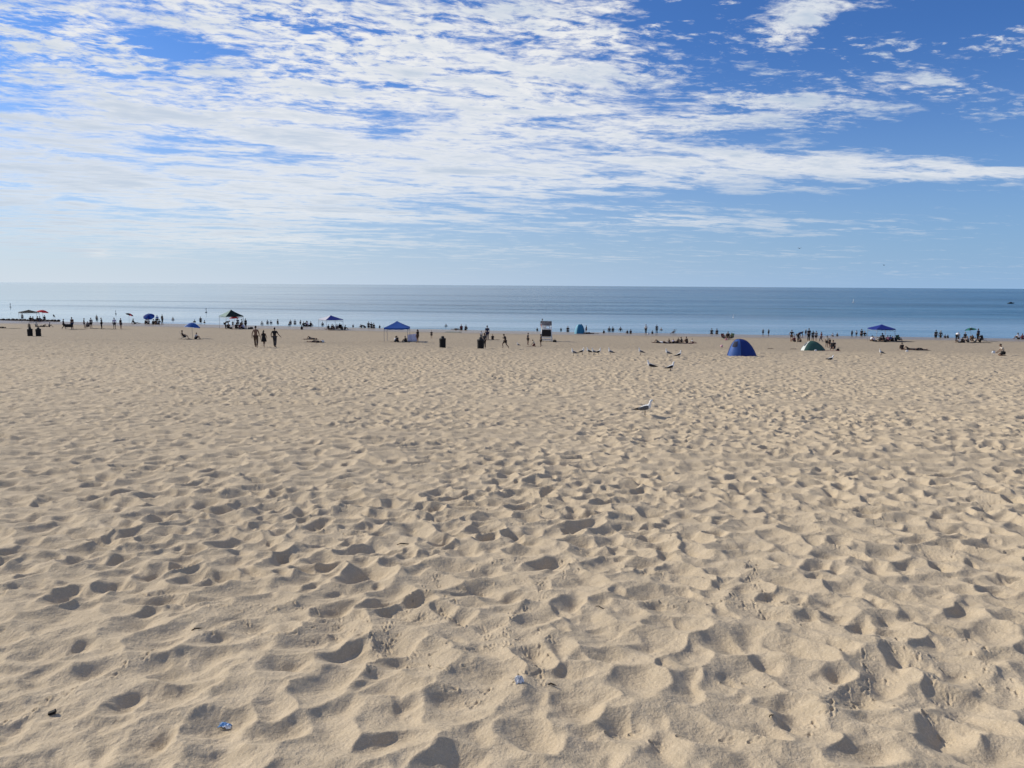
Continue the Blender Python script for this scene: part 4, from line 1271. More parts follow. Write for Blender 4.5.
# the dark box on legs between them: a grill table
p, _ = place(69.2, 329.4)
t = thing('folding_table', 'dark covered folding table between two standing people', 'table', p, R(4))
mb = MB(); mb.box((0, 0, .78), (.95, .55, .04), 0, .01); mb.build('table_top', BLACKP, t)
mb = MB(); mb.ring_loft([[Vector((sx * (.49 + o), sy * (.285 + o), z)) for sx, sy in ((-1, -1), (0, -1.03), (1, -1), (1.02, 0), (1, 1), (0, 1.03), (-1, 1), (-1.02, 0))] for o, z in ((0, .81), (.005, .6), (.02, .34))]); mb.build('table_cover', cloth('blk'), t)
for sx in (-1, 1):
    for sy in (-1, 1):
        mb = MB(); mb.tube([(sx * .42, sy * .22, .76), (sx * .44, sy * .24, -.04)], .018, 6); mb.build('leg', STEEL, t)
person(84.4, 328.2, 10.0, 'stand', -60, 'person in a dark shirt standing behind seated friends and a pushchair', G_SAND, 'char', 'grey')
person(91.4, 328.4, 10.6, 'stand', 60, 'person in a grey shirt facing the pushchair', G_SAND, 'grey', 'blk')
p, _ = place(87.6, 328.2)
beach_chair(p, 190, 'dark folding chair between two standing people, nearest the folding table', 'blk')
person_at(p, 'chair', 190, .95, 'person seated in the chair between two standing friends', G_SAND, 'grey', 'blk')
person(96.8, 319.4, 4.5, 'stand', 0, 'bather wading in the lake off the four people standing on the sand', G_WADE, None, 'char')
person(101.8, 328.6, 11.0, 'stand', 100, 'person in patterned grey top standing beside dark towels', G_SAND, 'grey', 'blk', kindb='trousers')
towel(98.0, 328.8, 'dark towel at the feet of the person in the grey top', 'blk', 2.0, .9, 0)
towel(108.6, 329.2, 'dark towel on the sand between two standing people, farther from the table', 'char', 2.2, .9, 3)
towel(79.5, 329.2, 'brown towel beside the folding table', 'brown', 2.0, .9, 3)
person(114.7, 329.2, 11.4, 'stand', 40, 'person in a pale lilac shirt standing with a friend near the tilted umbrella', G_SAND, 'lilac', 'char')
person(121.0, 329.0, 10.8, 'stand', -100, 'dark-clothed person facing the one in the pale lilac shirt', G_SAND, 'blk', 'char')
person(134.4, 323.8, 6.6, 'sitback', -80, 'person stretched out on the sand between the two tilted umbrellas', G_SHORE, 'blk', 'blk')
person(148.3, 324.0, 5.4, 'sit', 20, 'person in a pale top sitting under the large dark blue umbrella', G_SHORE, 'cream', 'char')
person(152.6, 324.4, 6.0, 'sit', -50, 'dark figure crouched at the edge of the large dark blue umbrella', G_SHORE, 'blk', 'blk')
person(158.6, 324.4, 5.2, 'sitback', 70, 'figure leaning back on the sand beside the large dark blue umbrella', G_SHORE, 'char', 'navy')
person(157.3, 321.8, 6.6, 'stand', 30, 'child standing behind the people at the large dark blue umbrella', G_SHORE, 'blue', 'blk')
person(162.4, 323.2, 8.2, 'stand', -20, 'dark standing person at the outer end of the dark blue umbrella group', G_SHORE, 'blk', 'blk', kindb='trousers')
person(173.0, 320.2, 3.2, 'stand', 20, 'bather deep in the lake beyond the dark blue umbrella group', G_WADE, None, 'navy')
p, _ = place(183.6, 339.2)
beach_chair(p, -65, 'low lounge chair at the foot of the blue and pale blue umbrella', 'blk', high=True)
person_at(p, 'chair', -65, .95, 'person reclining in a lounge chair beside the blue and pale blue umbrella', G_SAND, 'blk', 'blk')
person(195.6, 339.2, 6.6, 'sit', -100, 'person in a white shirt sitting in the shade of the blue and pale blue umbrella', G_SAND, 'white', 'blk')
towel(191.0, 339.4, 'dark blanket spread under the blue and pale blue umbrella', 'blk', 2.6, 1.1, 3)
person(194.6, 322.4, 2.8, 'stand', 0, 'bather with only head and shoulders out, behind the blue and pale blue umbrella', G_WADE, 'blk', 'blk')
person(200.7, 322.4, 5.6, 'stand', 10, 'dark bather standing waist deep, largest of those behind the blue and pale blue umbrella', G_WADE, 'blk', 'blk')
person(204.5, 323.2, 3.0, 'stand', -20, 'small bather between the waist-deep bather and the grey-green canopy', G_WADE, None, 'char')
# --- the grey-green canopy
person(225.6, 329.2, 9.6, 'bend', -60, 'person bending over at the pole of the grey-green canopy', G_SHORE, 'blk', 'blk', kindb='trousers')
for px_, f_, h_, po, fc, lb, tp in ((233.0, 327.4, 6.6, 'stand', 200, 'person standing directly under the red umbrella inside the grey-green canopy', 'blk'),
                                    (236.6, 328.6, 6.5, 'sit', 30, 'dark figure sitting in front under the grey-green canopy', 'char'),
                                    (239.6, 328.8, 6.2, 'sit', -30, 'figure sitting in a maroon top under the grey-green canopy', 'maroon'),
                                    (242.2, 328.6, 9.5, 'stand', 100, 'person standing in grey under the grey-green canopy next to the outermost one', 'grey'),
                                    (245.8, 329.0, 10.4, 'stand', 60, 'dark outermost person standing at the corner of the grey-green canopy', 'blk'),
                                    (243.6, 329.2, 6.0, 'sit', 80, 'figure sitting at the feet of the standing people under the grey-green canopy', 'lilac')):
    person(px_, f_, h_, po, fc, lb, G_SHORE, tp, 'blk')
bag(251.4, 329.2, 'black beach bag lying beyond the grey-green canopy', 'blk', 1.0)
bag(248.9, 329.0, 'smaller black beach bag next to another bag by the grey-green canopy', 'blk', .8, -40)
for px_, f_, h_, lb, tp in ((262.0, 324.6, 3.6, 'pale bather wading behind the walker in the black dress', 'cream'), (267.5, 323.4, 3.6, 'grey bather in the lake, first of a pair behind the walkers', 'grey'),
                            (271.0, 323.2, 2.8, 'bather low in the water, second of a pair behind the walkers', 'grey'), (277.8, 323.2, 4.0, 'dark bather standing in the lake behind the walker with arms out', 'blk'),
                            (289.4, 325.4, 3.4, 'child paddling in the shallows in front of a taller bather', 'grey'), (290.6, 323.6, 3.8, 'bather knee deep behind the paddling child', 'char'),
                            (295.0, 323.8, 4.2, 'bather in grey wading between a child and the beach group', 'grey'), (300.5, 323.4, 3.4, 'dark bather in the lake just behind the close seated group', 'blk')):
    person(px_, f_, h_, 'stand', random.choice((0, 30, -40, 160)), lb, G_WADE, tp, 'blk')
person(301.6, 329.6, 4.4, 'sit', 0, 'small dark child sitting alone in front of the close seated group', G_SHORE, 'blk', 'blk')
for px_, h_, po, fc, lb, tp in ((304.0, 4.8, 'sit', 40, 'dark figure at the walkers\' end of the close seated group', 'blk'), (306.3, 5.4, 'sit', 0, 'seated figure with raised head in the middle of the close seated group', 'char'),
                                (308.4, 5.0, 'sitback', -40, 'pale-topped figure in the close seated group by the water', 'lilac'), (310.4, 4.8, 'sit', -20, 'dark figure at the canopy end of the close seated group', 'blk')):
    person(px_, 326.2, h_, po, fc, lb, G_SHORE, tp, 'blk')
person(311.0, 339.6, 4, 'lieknee', 82, 'person lying with knees up in front of another one lying flat', G_SAND, 'blk', 'char')
person(315.0, 342.6, 4, 'lie', 85, 'person lying flat on a dark towel nearest the walkers', G_SAND, 'blk', 'blk')
towel(314.6, 342.5, 'dark towel with a person lying flat on it, near the walkers', 'blk', 2.4, .95, -4)
towel(310.6, 339.5, 'dark brown towel under the person with raised knees', 'brown', 2.0, .9, -4)
bag(322.6, 342.6, 'white beach bag at the end of the dark towel', 'white', .75)
# --- white and navy canopy
person(322.6, 325.4, 3.6, 'stand', 0, 'child standing in the shallows behind the white and navy canopy', G_WADE, 'char', 'blk')
for px_, f_, h_, po, fc, lb, tp in ((328.6, 328.8, 4.4, 'sit', 30, 'seated figure at the outer pole of the white and navy canopy', 'char'), (331.8, 329.0, 5.0, 'sit', -20, 'dark seated figure in the middle under the white and navy canopy', 'blk'),
                                    (334.2, 329.2, 4.2, 'sit', 60, 'small seated figure under the white and navy canopy beside the middle one', 'navy'), (344.6, 329.6, 4.6, 'sit', -60, 'figure sitting out at the end of the white and navy canopy\'s shadow', 'blk')):
    person(px_, f_, h_, po, fc, lb, G_SHORE, tp, 'blk')
p, _ = place(339.8, 329.4)
beach_chair(p, 20, 'dark folding chair under the white and navy canopy', 'blk')
person_at(p, 'chair', 20, .9, 'person in a folding chair under the white and navy canopy', G_SHORE, 'blk', 'blk')
towel(338.0, 330.2, 'long dark blanket in the shadow of the white and navy canopy', 'blk', 3.0, 1.0, 0)
for px_, f_, h_, po, fc, lb, tp in ((353.0, 327.2, 2.8, 'sit', 0, 'tiny figure sitting at the water between the white canopy and the bending person', 'grey'), (361.4, 327.6, 3.6, 'sit', 60, 'child crouching beside the person bending at the water', 'blk'),
                                    (364.6, 327.4, 5.2, 'bend', 60, 'person bending over at the water\'s edge towards a child', 'char'), (368.6, 327.6, 6.0, 'stand', 10, 'slim dark person standing at the water between the bending one and a pair', 'blk'),
                                    (371.4, 327.8, 5.6, 'stand', 20, 'first of a dark pair standing at the water behind the royal blue canopy', 'blk'), (373.8, 328.0, 5.0, 'stand', -20, 'second and shorter of a dark pair standing at the water behind the royal blue canopy', 'blk'),
                                    (379.6, 328.0, 2.8, 'sit', 0, 'small figure sitting at the water next to the royal blue canopy\'s roof', 'char')):
    person(px_, f_, h_, po, fc, lb, G_SHORE, tp, 'blk')
# --- royal blue canopy
person(394.8, 341.8, 5.6, 'sit', -70, 'figure in a white top sitting at the edge of the royal blue canopy\'s shade', G_SAND, 'white', 'blk')
person(397.6, 341.8, 6.0, 'sit', 50, 'dark figure sitting under the middle of the royal blue canopy', G_SAND, 'blk', 'blk')
person(406.2, 342.0, 6.2, 'sit', 70, 'dark figure sitting close to the lilac windbreak', G_SAND, 'blk', 'blk')
towel(400.6, 342.2, 'black blanket under the royal blue canopy', 'blk', 2.4, 1.1, 0)
person(417.6, 342.6, 13.4, 'stand', 60, 'dark-haired person in black standing at the end of the lilac windbreak', G_SAND, 'blk', 'brown', style='long', hair='dark')
person(431.5, 338.6, 7.6, 'stand', 0, 'small child in black standing alone between the windbreak and the lone barrel', G_SAND, 'blk', 'blk')
person(446.0, 326.4, 2.4, 'reach', 0, 'swimmer with arms out in the lake beyond the lone barrel', G_WADE, 'blk', 'blk')
towel(453.4, 332.2, 'dark green towel left on the sand near the water', 'green', 2.6, 1.2, 0)
person(456.0, 329.8, 1.8, 'lie', 70, 'figure lying at the water\'s edge beside a seated pair', G_SHORE, 'char', 'blk')
person(461.4, 329.8, 5.4, 'sit', 10, 'person in a maroon top, of the pair sitting at the water', G_SHORE, 'maroon', 'blk')
person(465.6, 329.9, 5.2, 'sit', -20, 'person in a dark top, of the pair sitting at the water', G_SHORE, 'char', 'blk')
person(484.4, 348.2, 15.6, 'stand', 150, 'person in black and grey standing behind the barrel, nearest of three', G_SAND, 'char', 'blk', kindb='trousers', style='long')
person(487.2, 340.6, 16.4, 'stand', 20, 'tall person in navy standing beyond the others at the barrel', G_SAND, 'navy', 'navy', kindb='trousers')
person(481.2, 340.2, 9.6, 'stand', 190, 'person in a white top behind the barrel', G_SAND, 'white', 'grey')
towel(491.4, 339.8, 'black towel stretched out behind the three people at the barrel', 'blk', 2.2, .8, 0)
person(492.6, 339.6, 5.4, 'sit', 0, 'small dark child sitting on the black towel behind the barrel', G_SAND, 'blk', 'blk')
person(505.2, 349.2, 15.2, 'run', 60, 'dark child running across the sand between the barrel and the lifeguard chair', G_SAND, 'blk', 'blk', skin=2)
person(527.9, 345.4, 12.4, 'stand', -70, 'child with bare arms and dark swimsuit standing and facing a sitting child', G_SAND, 'char', 'blk', skin=1)
person(533.8, 346.2, 6.6, 'kneel', 80, 'child kneeling on the sand between two standing children', G_SAND, 'cream', 'maroon', skin=1)
person(540.8, 346.8, 12.8, 'stand', 80, 'child standing in front of the lifeguard chair', G_SAND, 'brown', 'blk', skin=1)
towel(532.6, 346.6, 'dark red towel under the kneeling child', 'maroon', 1.3, .6, 4)
bag(554.6, 342.2, 'dark bag lying in the shadow of the lifeguard chair', 'blk', .9)
person(567.8, 331.6, 5.6, 'stand', 0, 'dark person standing at the water between the lifeguard chair and the teal tent', G_SHORE, 'blk', 'blk', kindb='trousers')
person(561.0, 330.8, 1.6, 'sit', 0, 'tiny figure sitting low at the water beside the dark standing person', G_SHORE, 'char', 'blk')
person(537.4, 330.8, 1.8, 'sit', 20, 'tiny figure sitting at the water behind the children and the lifeguard chair', G_SHORE, 'blk', 'blk')
# --- teal tent
person(586.2, 333.2, 7.8, 'reach', 60, 'dark child standing with arms half raised close beside the teal tent', G_SHORE, 'blk', 'maroon')
person(581.4, 331.8, 7.6, 'stand', 0, 'child half hidden behind the teal tent', G_SHORE, 'navy', 'navy')
person(588.4, 333.8, 2.8, 'lie', -80, 'figure lying flat in front of the child at the teal tent', G_SHORE, 'blk', 'maroon')
towel(592.0, 333.8, 'dark blanket trailing from the teal tent', 'blk', 2.2, .9, 0)
person(603.6, 333.2, 3.6, 'sit', -30, 'dark figure sitting alone next to the blanket of the teal tent', G_SHORE, 'blk', 'blk')
for px_, f_, h_, po, fc, lb, tp, gp in ((609.2, 331.0, 4.4, 'stand', 0, 'first of two bathers standing together beyond the row of gulls', 'char', G_WADE), (612.8, 331.0, 4.4, 'stand', 20, 'second of two bathers standing together beyond the row of gulls', 'blk', G_WADE),
                                        (620.4, 330.6, 3.8, 'reach', 0, 'bather with arms spread in the water beyond the row of gulls', 'blk', G_WADE), (627.6, 333.4, 3.6, 'sit', 30, 'smaller of a pair sitting at the water beyond the row of gulls', 'blk', G_SHORE),
                                        (630.6, 333.6, 4.4, 'sit', -10, 'larger of a pair sitting at the water beyond the row of gulls', 'char', G_SHORE)):
    person(px_, f_, h_, po, fc, lb, gp, tp, 'blk')
person(645.8, 334.0, 9.8, 'stand', 20, 'person in a white shirt and black trousers standing at the water', G_SHORE, 'white', 'blk', kindb='trousers')
bag(648.4, 334.2, 'small white bag at the feet of the person in the white shirt', 'white', .6)
person(652.4, 333.8, 3.0, 'sit', 0, 'small figure sitting between two people standing at the water', G_SHORE, 'char', 'blk')
person(656.6, 333.8, 9.2, 'stand', 0, 'slim dark person standing next to the one in the white shirt', G_SHORE, 'blk', 'blk', kindb='trousers')
person(661.2, 329.8, 2.2, 'reach', 0, 'swimmer splashing beyond the slim dark person at the water', G_WADE, None, 'blk')
p, _ = place(673.4, 334.2)
beach_chair(p, 70, 'dark chair at the water behind the group lying on towels', 'blk')
person_at(p, 'chair', 70, .7, 'person lounging in the dark chair at the water behind the towel group', G_SHORE, 'blk', 'char')
# --- the family on towels
G_FAM = 'group lying and sitting on towels'
person(658.8, 343.0, 3.4, 'lieknee', 80, 'figure in white lying at the gull end of the towel group', G_FAM, 'white', 'char')
person(664.6, 343.0, 2.4, 'lie', 84, 'pale figure lying flat second from the gull end of the towel group', G_FAM, 'cream', 'char')
person(669.6, 343.0, 4.6, 'sit', 60, 'dark figure sitting up in the middle of the towel group', G_FAM, 'blk', 'blk')
person(675.6, 343.2, 2.4, 'lie', -80, 'dark figure lying flat in front of the seated pair of the towel group', G_FAM, 'blk', 'blk')
person(682.0, 342.8, 6.0, 'sit', 70, 'dark figure sitting beside a lighter-topped one in the towel group', G_FAM, 'char', 'blk')
person(687.0, 342.8, 6.2, 'sit', 40, 'figure in brown sitting tallest in the towel group', G_FAM, 'brown', 'blk')
person(692.6, 343.0, 3.6, 'sitback', -60, 'figure in a white top leaning back at the tent end of the towel group', G_FAM, 'white', 'blk')
towel(678.6, 343.4, 'long black blanket under the towel group', 'blk', 3.6, 1.0, 0)
towel(690.4, 343.2, 'dark red towel at the tent end of the towel group', 'maroon', 1.6, .8, 0)
# --- behind the blue tent
person(711.6, 333.6, 5.2, 'stand', 0, 'first of two dark bathers standing apart at the water before the blue tent', G_SHORE, 'blk', 'blk', kindb='trousers')
person(716.8, 333.6, 5.0, 'stand', 20, 'second of two dark bathers standing apart at the water before the blue tent', G_SHORE, 'char', 'blk', kindb='trousers')
for px_, h_, fc, lb, tp in ((724.0, 5.8, 30, 'person in maroon sitting in a chair behind the blue tent', 'maroon'), (727.6, 7.6, -20, 'person in dark clothes in the middle chair behind the blue tent', 'blk'), (731.2, 6.2, -40, 'person in olive in the chair closest to the top of the blue tent', 'olive')):
    p, _ = place(px_, 339.6)
    beach_chair(p, fc + 180, {'maroon': 'maroon folding chair behind the blue tent', 'blk': 'black folding chair in the middle of three behind the blue tent', 'olive': 'green folding chair behind the peak of the blue tent'}[tp], {'maroon': 'maroon', 'blk': 'blk', 'olive': 'green'}[tp])
    person_at(p, 'chair', fc + 180, min(1, h_ / 7.6), lb, 'people in chairs behind the blue tent', tp, 'blk')
bag(726.2, 340.2, 'small pink bag on the sand between the chairs behind the blue tent', 'pink', .7)
p, _ = place(721.6, 347.4)
bo = MB(); bo.ball((0, 0, .14), (.15, .15, .15), 16); ball = bo.build('beach_ball', mat('pale_pink', (.62, .36, .40), .5, .1, 4)); ball.location = p; tag(ball, 'pale pink ball lying on the sand next to the blue tent', 'ball')
person(762.9, 335.6, 6.2, 'stand', 0, 'first of two slim bathers at the waterline beyond the blue tent, in a pale top', G_SHORE, 'grey', 'blk')
person(768.5, 335.8, 6.2, 'stand', 30, 'second of two slim bathers at the waterline beyond the blue tent, in dark', G_SHORE, 'char', 'blk')
def stick(px, py, L, rz, label):
    p, _ = place(px, py)
    mb = MB(); pts = [(-L / 2, 0, .02), (-L / 5, .03, .045), (L / 6, -.02, .04), (L / 2, .03, .03)]
    mb.tube(pts, [.02, .028, .024, .010], 7); mb.tube([pts[2], (L / 3, .16, .09)], [.014, .006], 6)
    o = mb.build('driftwood', mat('driftwood', (.09, .065, .045), .85, .3, 20, .5)); o.location = p; o.rotation_euler = (0, 0, R(rz)); tag(o, label, 'driftwood')
stick(770.6, 349.0, .75, 8, 'dark piece of driftwood on the sand between the blue tent and the green tent')
stick(793.6, 349.2, .8, -5, 'dark piece of driftwood next to the white end of the green tent')
# --- around the green tent
person(791.3, 341.4, 11.6, 'reach', -30, 'person with one arm out, farthest from the green tent among those behind it', G_SAND, 'blk', 'brown')
person(798.2, 342.0, 10.2, 'bend', -70, 'person stooping towards a child beside the green tent', G_SAND, 'navy', 'char', kindb='trousers')
person(801.0, 342.2, 4.4, 'sit', 60, 'small child crouching in front of the stooping person', G_SAND, 'brown', 'blk')
person(805.6, 336.0, 6.0, 'stand', 0, 'dark bather at the water behind the tall person by the green tent', G_SHORE, 'char', 'blk')
person(808.5, 341.4, 13.0, 'stand', 10, 'tall slim dark person standing behind the white end of the green tent', G_SAND, 'blk', 'blk', kindb='trousers')
person(812.6, 341.4, 10.6, 'armsup', -20, 'person with hands at the head standing behind the green tent peak', G_SAND, 'blk', 'char')
person(821.0, 341.8, 10.0, 'walk', 30, 'person in dark red standing behind the dark end of the green tent', G_SAND, 'maroon', 'navy', kindb='trousers')
person(826.6, 347.4, 12.2, 'stand', -30, 'person in a pale top standing at the dark end of the green tent', G_SAND, 'cream', 'blk')
p, _ = place(832.4, 350.6)
beach_chair(p, 150, 'black folding chair right next to the green tent', 'blk')
person_at(p, 'chair', 150, 1.0, 'dark person sitting in the black chair next to the green tent', G_SAND, 'blk', 'blk')
towel(832.0, 351.0, 'dark red blanket under the chair next to the green tent', 'maroon', 2.0, 1.0, 0)
bag(837.8, 350.8, 'black bag on the sand at the end of the dark red blanket', 'blk', .7)
bag(815.6, 351.2, 'tiny white bag lying in front of the green tent', 'white', .45)
# --- shoreline beyond
person(837.4, 336.2, 2.4, 'sit', 0, 'small figure sitting at the waterline behind the black chair', G_SHORE, 'grey', 'blk')
person(833.0, 336.4, 2.4, 'sit', 20, 'tiny pale figure sitting at the waterline behind the person in the pale top', G_SHORE, 'white', 'blk')
person(851.8, 337.0, 6.4, 'stand', 0, 'dark person standing at the waterline midway between the green tent and the navy canopy', G_SHORE, 'blk', 'blk', kindb='trousers')
person(856.3, 337.0, 3.8, 'stand', 0, 'toddler in a pale top beside the dark person at the waterline', G_SHORE, 'white', 'char')
person(861.4, 336.2, 7.2, 'stand', 10, 'slim bather in dark standing by the pole of the navy canopy', G_SHORE, 'char', 'blk')
person(864.6, 335.4, 4.4, 'reach', 0, 'child with arms out in the shallows by the pole of the navy canopy', G_WADE, 'blk', 'blk')
# --- navy canopy
G_NAVY = 'people under the navy canopy'
person(871.2, 341.2, 5.6, 'sit', -70, 'person in a bright white shirt sitting outside the edge of the navy canopy', G_NAVY, 'white', 'blk')
person(876.6, 341.4, 4.4, 'sitback', 60, 'pale-topped person leaning back beneath the navy canopy', G_NAVY, 'cream', 'blk')
person(883.0, 340.8, 7.6, 'kneel', 20, 'dark person kneeling upright under the centre of the navy canopy', G_NAVY, 'char', 'blk')
person(887.6, 341.4, 6.0, 'sit', -20, 'person in a pale pink top sitting under the navy canopy', G_NAVY, 'pink', 'blk')
person(893.0, 341.4, 5.0, 'sit', 30, 'dark person sitting between the pink-topped one and the chair by the navy canopy', G_NAVY, 'blk', 'blk')
p, _ = place(899.0, 341.4)
beach_chair(p, 200, 'dark green folding chair at the shady end of the navy canopy', 'green')
person_at(p, 'chair', 200, .8, 'person in the green folding chair by the navy canopy', G_NAVY, 'green', 'blk')
towel(889.0, 341.9, 'dark blanket spread beneath the navy canopy', 'blk', 4.2, 1.2, 0)
towel(905.0, 341.7, 'dark towel beyond the green chair by the navy canopy', 'char', 2.2, .9, 0)
person(902.0, 349.4, 6.8, 'sit', -10, 'dark figure sitting upright on the sand in front of the navy canopy', G_SAND, 'blk', 'blk')
person(919.5, 350.0, 4, 'lie', -84, 'dark figure lying flat on a long black towel', G_SAND, 'blk', 'blk')
person(909.4, 350.2, 4.2, 'lieknee', 80, 'person with raised knees lying beside the long black towel', G_SAND, 'char', 'blk')
towel(918.8, 350.2, 'long black towel with a dark figure lying on it', 'blk', 2.3, .9, 0)
bag(907.0, 351.8, 'small white bag on the sand by the long black towel', 'white', .6)
# --- far end
person(935.7, 337.4, 7.4, 'stand', 0, 'slim dark bather standing at the water before the green umbrella, thinner of a pair', G_SHORE, 'blk', 'blk', kindb='trousers')
person(940.4, 337.4, 6.8, 'walk', -60, 'broader dark bather of a pair at the water before the green umbrella', G_SHORE, 'char', 'blk', kindb='trousers')
person(945.2, 338.0, 2.2, 'sit', 0, 'smaller of two tiny figures sitting at the water before the green umbrella', G_SHORE, 'blk', 'blk')
person(948.0, 338.0, 3.0, 'sit', 10, 'larger of two tiny figures sitting at the water before the green umbrella', G_SHORE, 'char', 'blk')
G_GRN = 'people around the green umbrella'
person(956.8, 342.6, 10.6, 'bend', -40, 'person in a white shirt bending down beside the green umbrella', G_GRN, 'white', 'blk', kindb='trousers')
person(961.8, 342.8, 5.6, 'sit', -60, 'dark child sitting in front of the person bending in white', G_GRN, 'blk', 'blk')
person(965.0, 337.6, 5.4, 'stand', 0, 'dark bather at the water seen beneath the edge of the green umbrella', G_SHORE, 'blk', 'blk')
p, _ = place(972.0, 342.2)
beach_chair(p, 160, 'dark brown chair directly under the green umbrella', 'brown')
person_at(p, 'chair', 160, .9, 'person sitting in the brown chair under the green umbrella', G_GRN, 'brown', 'blk')
person(977.6, 340.6, 12.0, 'stand', 20, 'dark person standing right behind the green umbrella', G_GRN, 'navy', 'blk', kindb='trousers')
p, _ = place(983.6, 342.2)
beach_chair(p, 200, 'empty black high-backed chair next to the green umbrella', 'blk', high=True)
towel(980.0, 342.8, 'dark blanket in front of the chairs by the green umbrella', 'blk', 3.0, .9, 0)
person(1002.0, 355.6, 12.0, 'kneel', 75, 'person in a pale shirt kneeling alone on the sand in front of the green umbrella', G_SAND, 'cream', 'blk', hair='dark', skin=0)
bag(993.4, 353.6, 'white bag on the sand beside the kneeling person in the pale shirt', 'white', .7)
person(1018.6, 339.2, 6.4, 'sit', 20, 'person in a white top sitting at the water beyond the green umbrella', G_SHORE, 'white', 'blk')
person(1022.6, 339.2, 5.6, 'sit', -10, 'person in maroon sitting at the water next to the one in white', G_SHORE, 'maroon', 'maroon')

for px_, f_, h_, po, fc, lb, gp, tp in (
        (874.0, 341.6, 5.0, 'sit', 40, 'figure in lilac sitting between the white shirt and the pale top under the navy canopy', G_NAVY, 'lilac'),
        (879.8, 341.2, 5.6, 'sit', -60, 'dark figure hunched beside the kneeling one under the navy canopy', G_NAVY, 'blk'),
        (885.4, 342.0, 4.6, 'sitback', 30, 'dark figure lounging in front of the kneeling one under the navy canopy', G_NAVY, 'char'),
        (890.6, 341.0, 5.8, 'sit', 10, 'figure in blue sitting just behind the pink-topped one under the navy canopy', G_NAVY, 'blue'),
        (895.8, 341.2, 5.6, 'sit', -30, 'dark broad figure next to the green chair by the navy canopy', G_NAVY, 'blk'),
        (968.2, 342.4, 6.0, 'sit', 40, 'figure in grey sitting at the pole of the green umbrella', G_GRN, 'grey'),
        (974.8, 342.6, 5.2, 'sit', -30, 'figure in a pale top sitting between the brown chair and the empty chair', G_GRN, 'cream'),
        (980.4, 342.4, 6.2, 'sit', 60, 'dark figure sitting beside the empty high-backed chair', G_GRN, 'blk'),
        (959.2, 342.8, 5.0, 'sit', 20, 'small figure in white sitting at the feet of the person bending in white', G_GRN, 'white'),
        (815.8, 341.0, 10.4, 'stand', -30, 'person in grey standing close behind the one with hands at the head', G_SAND, 'grey'),
        (829.4, 347.8, 9.6, 'stand', 30, 'dark child standing between the pale top and the black chair at the green tent', G_SAND, 'blk'),
        (794.6, 342.0, 6.0, 'sit', 30, 'child sitting on the sand between the arm-out person and the stooping person', G_SAND, 'maroon'),
        (240.8, 328.2, 6.4, 'sit', -10, 'dark figure sitting behind the maroon top under the grey-green canopy', G_SHORE, 'blk'),
        (238.0, 327.4, 9.0, 'stand', 30, 'person in navy standing at the back of the grey-green canopy', G_SHORE, 'navy'),
        (228.6, 328.6, 6.0, 'sit', 30, 'figure sitting beside the bending person under the grey-green canopy', G_SHORE, 'char'),
        (672.8, 343.0, 4.4, 'sit', -40, 'figure in lilac sitting next to the dark middle figure of the towel group', G_FAM, 'lilac'),
        (678.6, 342.6, 5.0, 'sit', 20, 'dark figure sitting behind the one lying flat in the towel group', G_FAM, 'blk'),
        (329.9, 329.6, 3.8, 'lie', 80, 'figure lying on the sand in front of the white and navy canopy', G_SHORE, 'char'),
        (336.8, 328.8, 4.8, 'sit', 0, 'figure in grey sitting next to the folding chair under the white and navy canopy', G_SHORE, 'grey'),
        (342.0, 329.6, 4.6, 'sit', 30, 'dark figure sitting beyond the folding chair under the white and navy canopy', G_SHORE, 'blk'),
        (37.0, 321.2, 6.2, 'sit', -20, 'dark broad figure sitting in the middle under the black canopy', G_SHORE, 'blk'),
        (155.6, 324.2, 5.6, 'sit', 10, 'dark figure sitting between the umbrella edge and the one leaning back', G_SHORE, 'blk'),
        (145.4, 323.8, 5.0, 'sit', -30, 'dark figure sitting at the first edge of the large dark blue umbrella', G_SHORE, 'char')):
    person(px_, f_, h_, po, fc, lb, gp, tp, 'blk')
bag(885.0, 342.2, 'black bag on the blanket beneath the navy canopy', 'blk', .9)
bag(963.6, 342.8, 'dark bag between the dark child and the pole of the green umbrella', 'char', .9)
bag(231.0, 329.0, 'black bag on the sand under the grey-green canopy', 'blk', .9)

# =================================================================== litter in the sand close by
def on_sand(px, py):
    v = ray(px, py); d = np.arange(2.0, 30, .004)
    for dd in d:
        x, y, z = v.x / v.y * dd, dd, CAM_Z + v.z / v.y * dd
        if z <= ground_z(x, y): return Vector((x, y, ground_z(x, y)))


def crumple(name, c, size, m, label, seed, rz=0):
    rk = random.Random(seed); mb = MB(); n = 10
    H = [[rk.uniform(-1, 1) for _ in range(n + 1)] for _ in range(n + 1)]
    mb.smooth = False
    mb.sheet(lambda u, v: Vector(((u - .5) * size[0] + .08 * size[0] * H[int(v * n)][int(u * n)], (v - .5) * size[1] + .08 * size[1] * H[int(u * n)][int(v * n)],
                                  size[2] * (.55 + .35 * H[int(u * n)][int(v * n)] - 1.6 * ((u - .5) ** 2 + (v - .5) ** 2) * .7))), n, n)
    o = mb.build(name, m, None, .0012); o.location = c; o.rotation_euler = (.15, .1, R(rz)); return tag(o, label, 'litter')


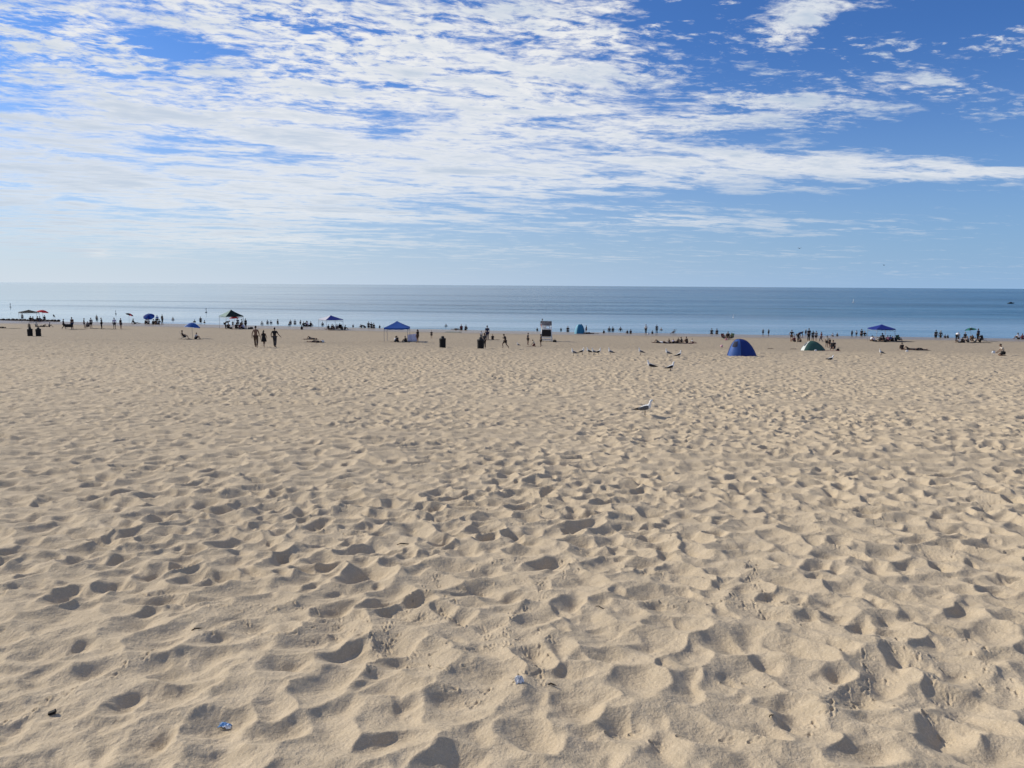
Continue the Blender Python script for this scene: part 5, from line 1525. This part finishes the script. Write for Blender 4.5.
BLUEW, nt_, bs_ = nodes_mat('blue_wrapper'); mx_ = MX(nt_)
tc_ = nt_.nodes.new('ShaderNodeTexCoord').outputs['Object']
nt_.links.new(mix_rgb(nt_, mx_.remap(mx_.noise(tc_, 45, 2), .48, .56), (.16, .36, .66), (.74, .78, .82)), bs_.inputs['Base Color']); bs_.inputs['Roughness'].default_value = .3
c = on_sand(225.5, 727); crumple('crumpled_wrapper', c + Vector((0, 0, .004)), (.058, .028, .015), BLUEW, 'crumpled blue and white wrapper half buried in the sand', 3, -8)
c = on_sand(519, 682); crumple('crumpled_foil', c + Vector((0, 0, .004)), (.040, .038, .034), mat('foil', (.62, .64, .68), .35, .3, 60), 'small crumpled silvery white wrapper on a sand ridge', 8, 20)
c = on_sand(52.5, 714)
mb = MB(); mb.box((0, 0, .010), (.042, .026, .018), 0, .003); mb.box((.016, 0, .012), (.012, .03, .020), 0, .002)
o = mb.build('plastic_scrap', BLACKP); o.scale = (.75,) * 3; o.location = c; o.rotation_euler = (.1, -.2, R(20)); tag(o, 'small black plastic scrap on the sand near the blue wrapper', 'litter')
def twig(px, py, L, rz, label, r=.003):
    c = on_sand(px, py)
    mb = MB(); mb.tube([(-L / 2, 0, r), (-L / 6, .1 * L, r * 2.4), (L / 5, -.05 * L, r * 2.2), (L / 2, .06 * L, r)], [r * .7, r, r, r * .4], 6); mb.tube([(L / 5, -.05 * L, r * 2.2), (L / 2.5, -.25 * L, r * 3)], [r * .7, r * .3], 5)
    o = mb.build('twig', mat('twig_bark', (.035, .027, .02), .9, .3, 60)); o.location = c; o.rotation_euler = (0, 0, R(rz)); tag(o, label, 'twig', 'twigs and scraps on the sand')
twig(552, 686, .045, -15, 'short dark twig beside the silvery wrapper', .004)
twig(197, 630, .06, 30, 'dark twig on a sand crest beyond the blue wrapper', .004)
twig(771, 717, .03, 40, 'very small dark twig by itself on smooth sand nearest the camera', .003)
twig(403, 545, .10, 10, 'dark twig on the sand along the footprint trail', .005)
twig(600, 608, .07, -40, 'thin dark twig among gull tracks in the middle of the sand', .003)
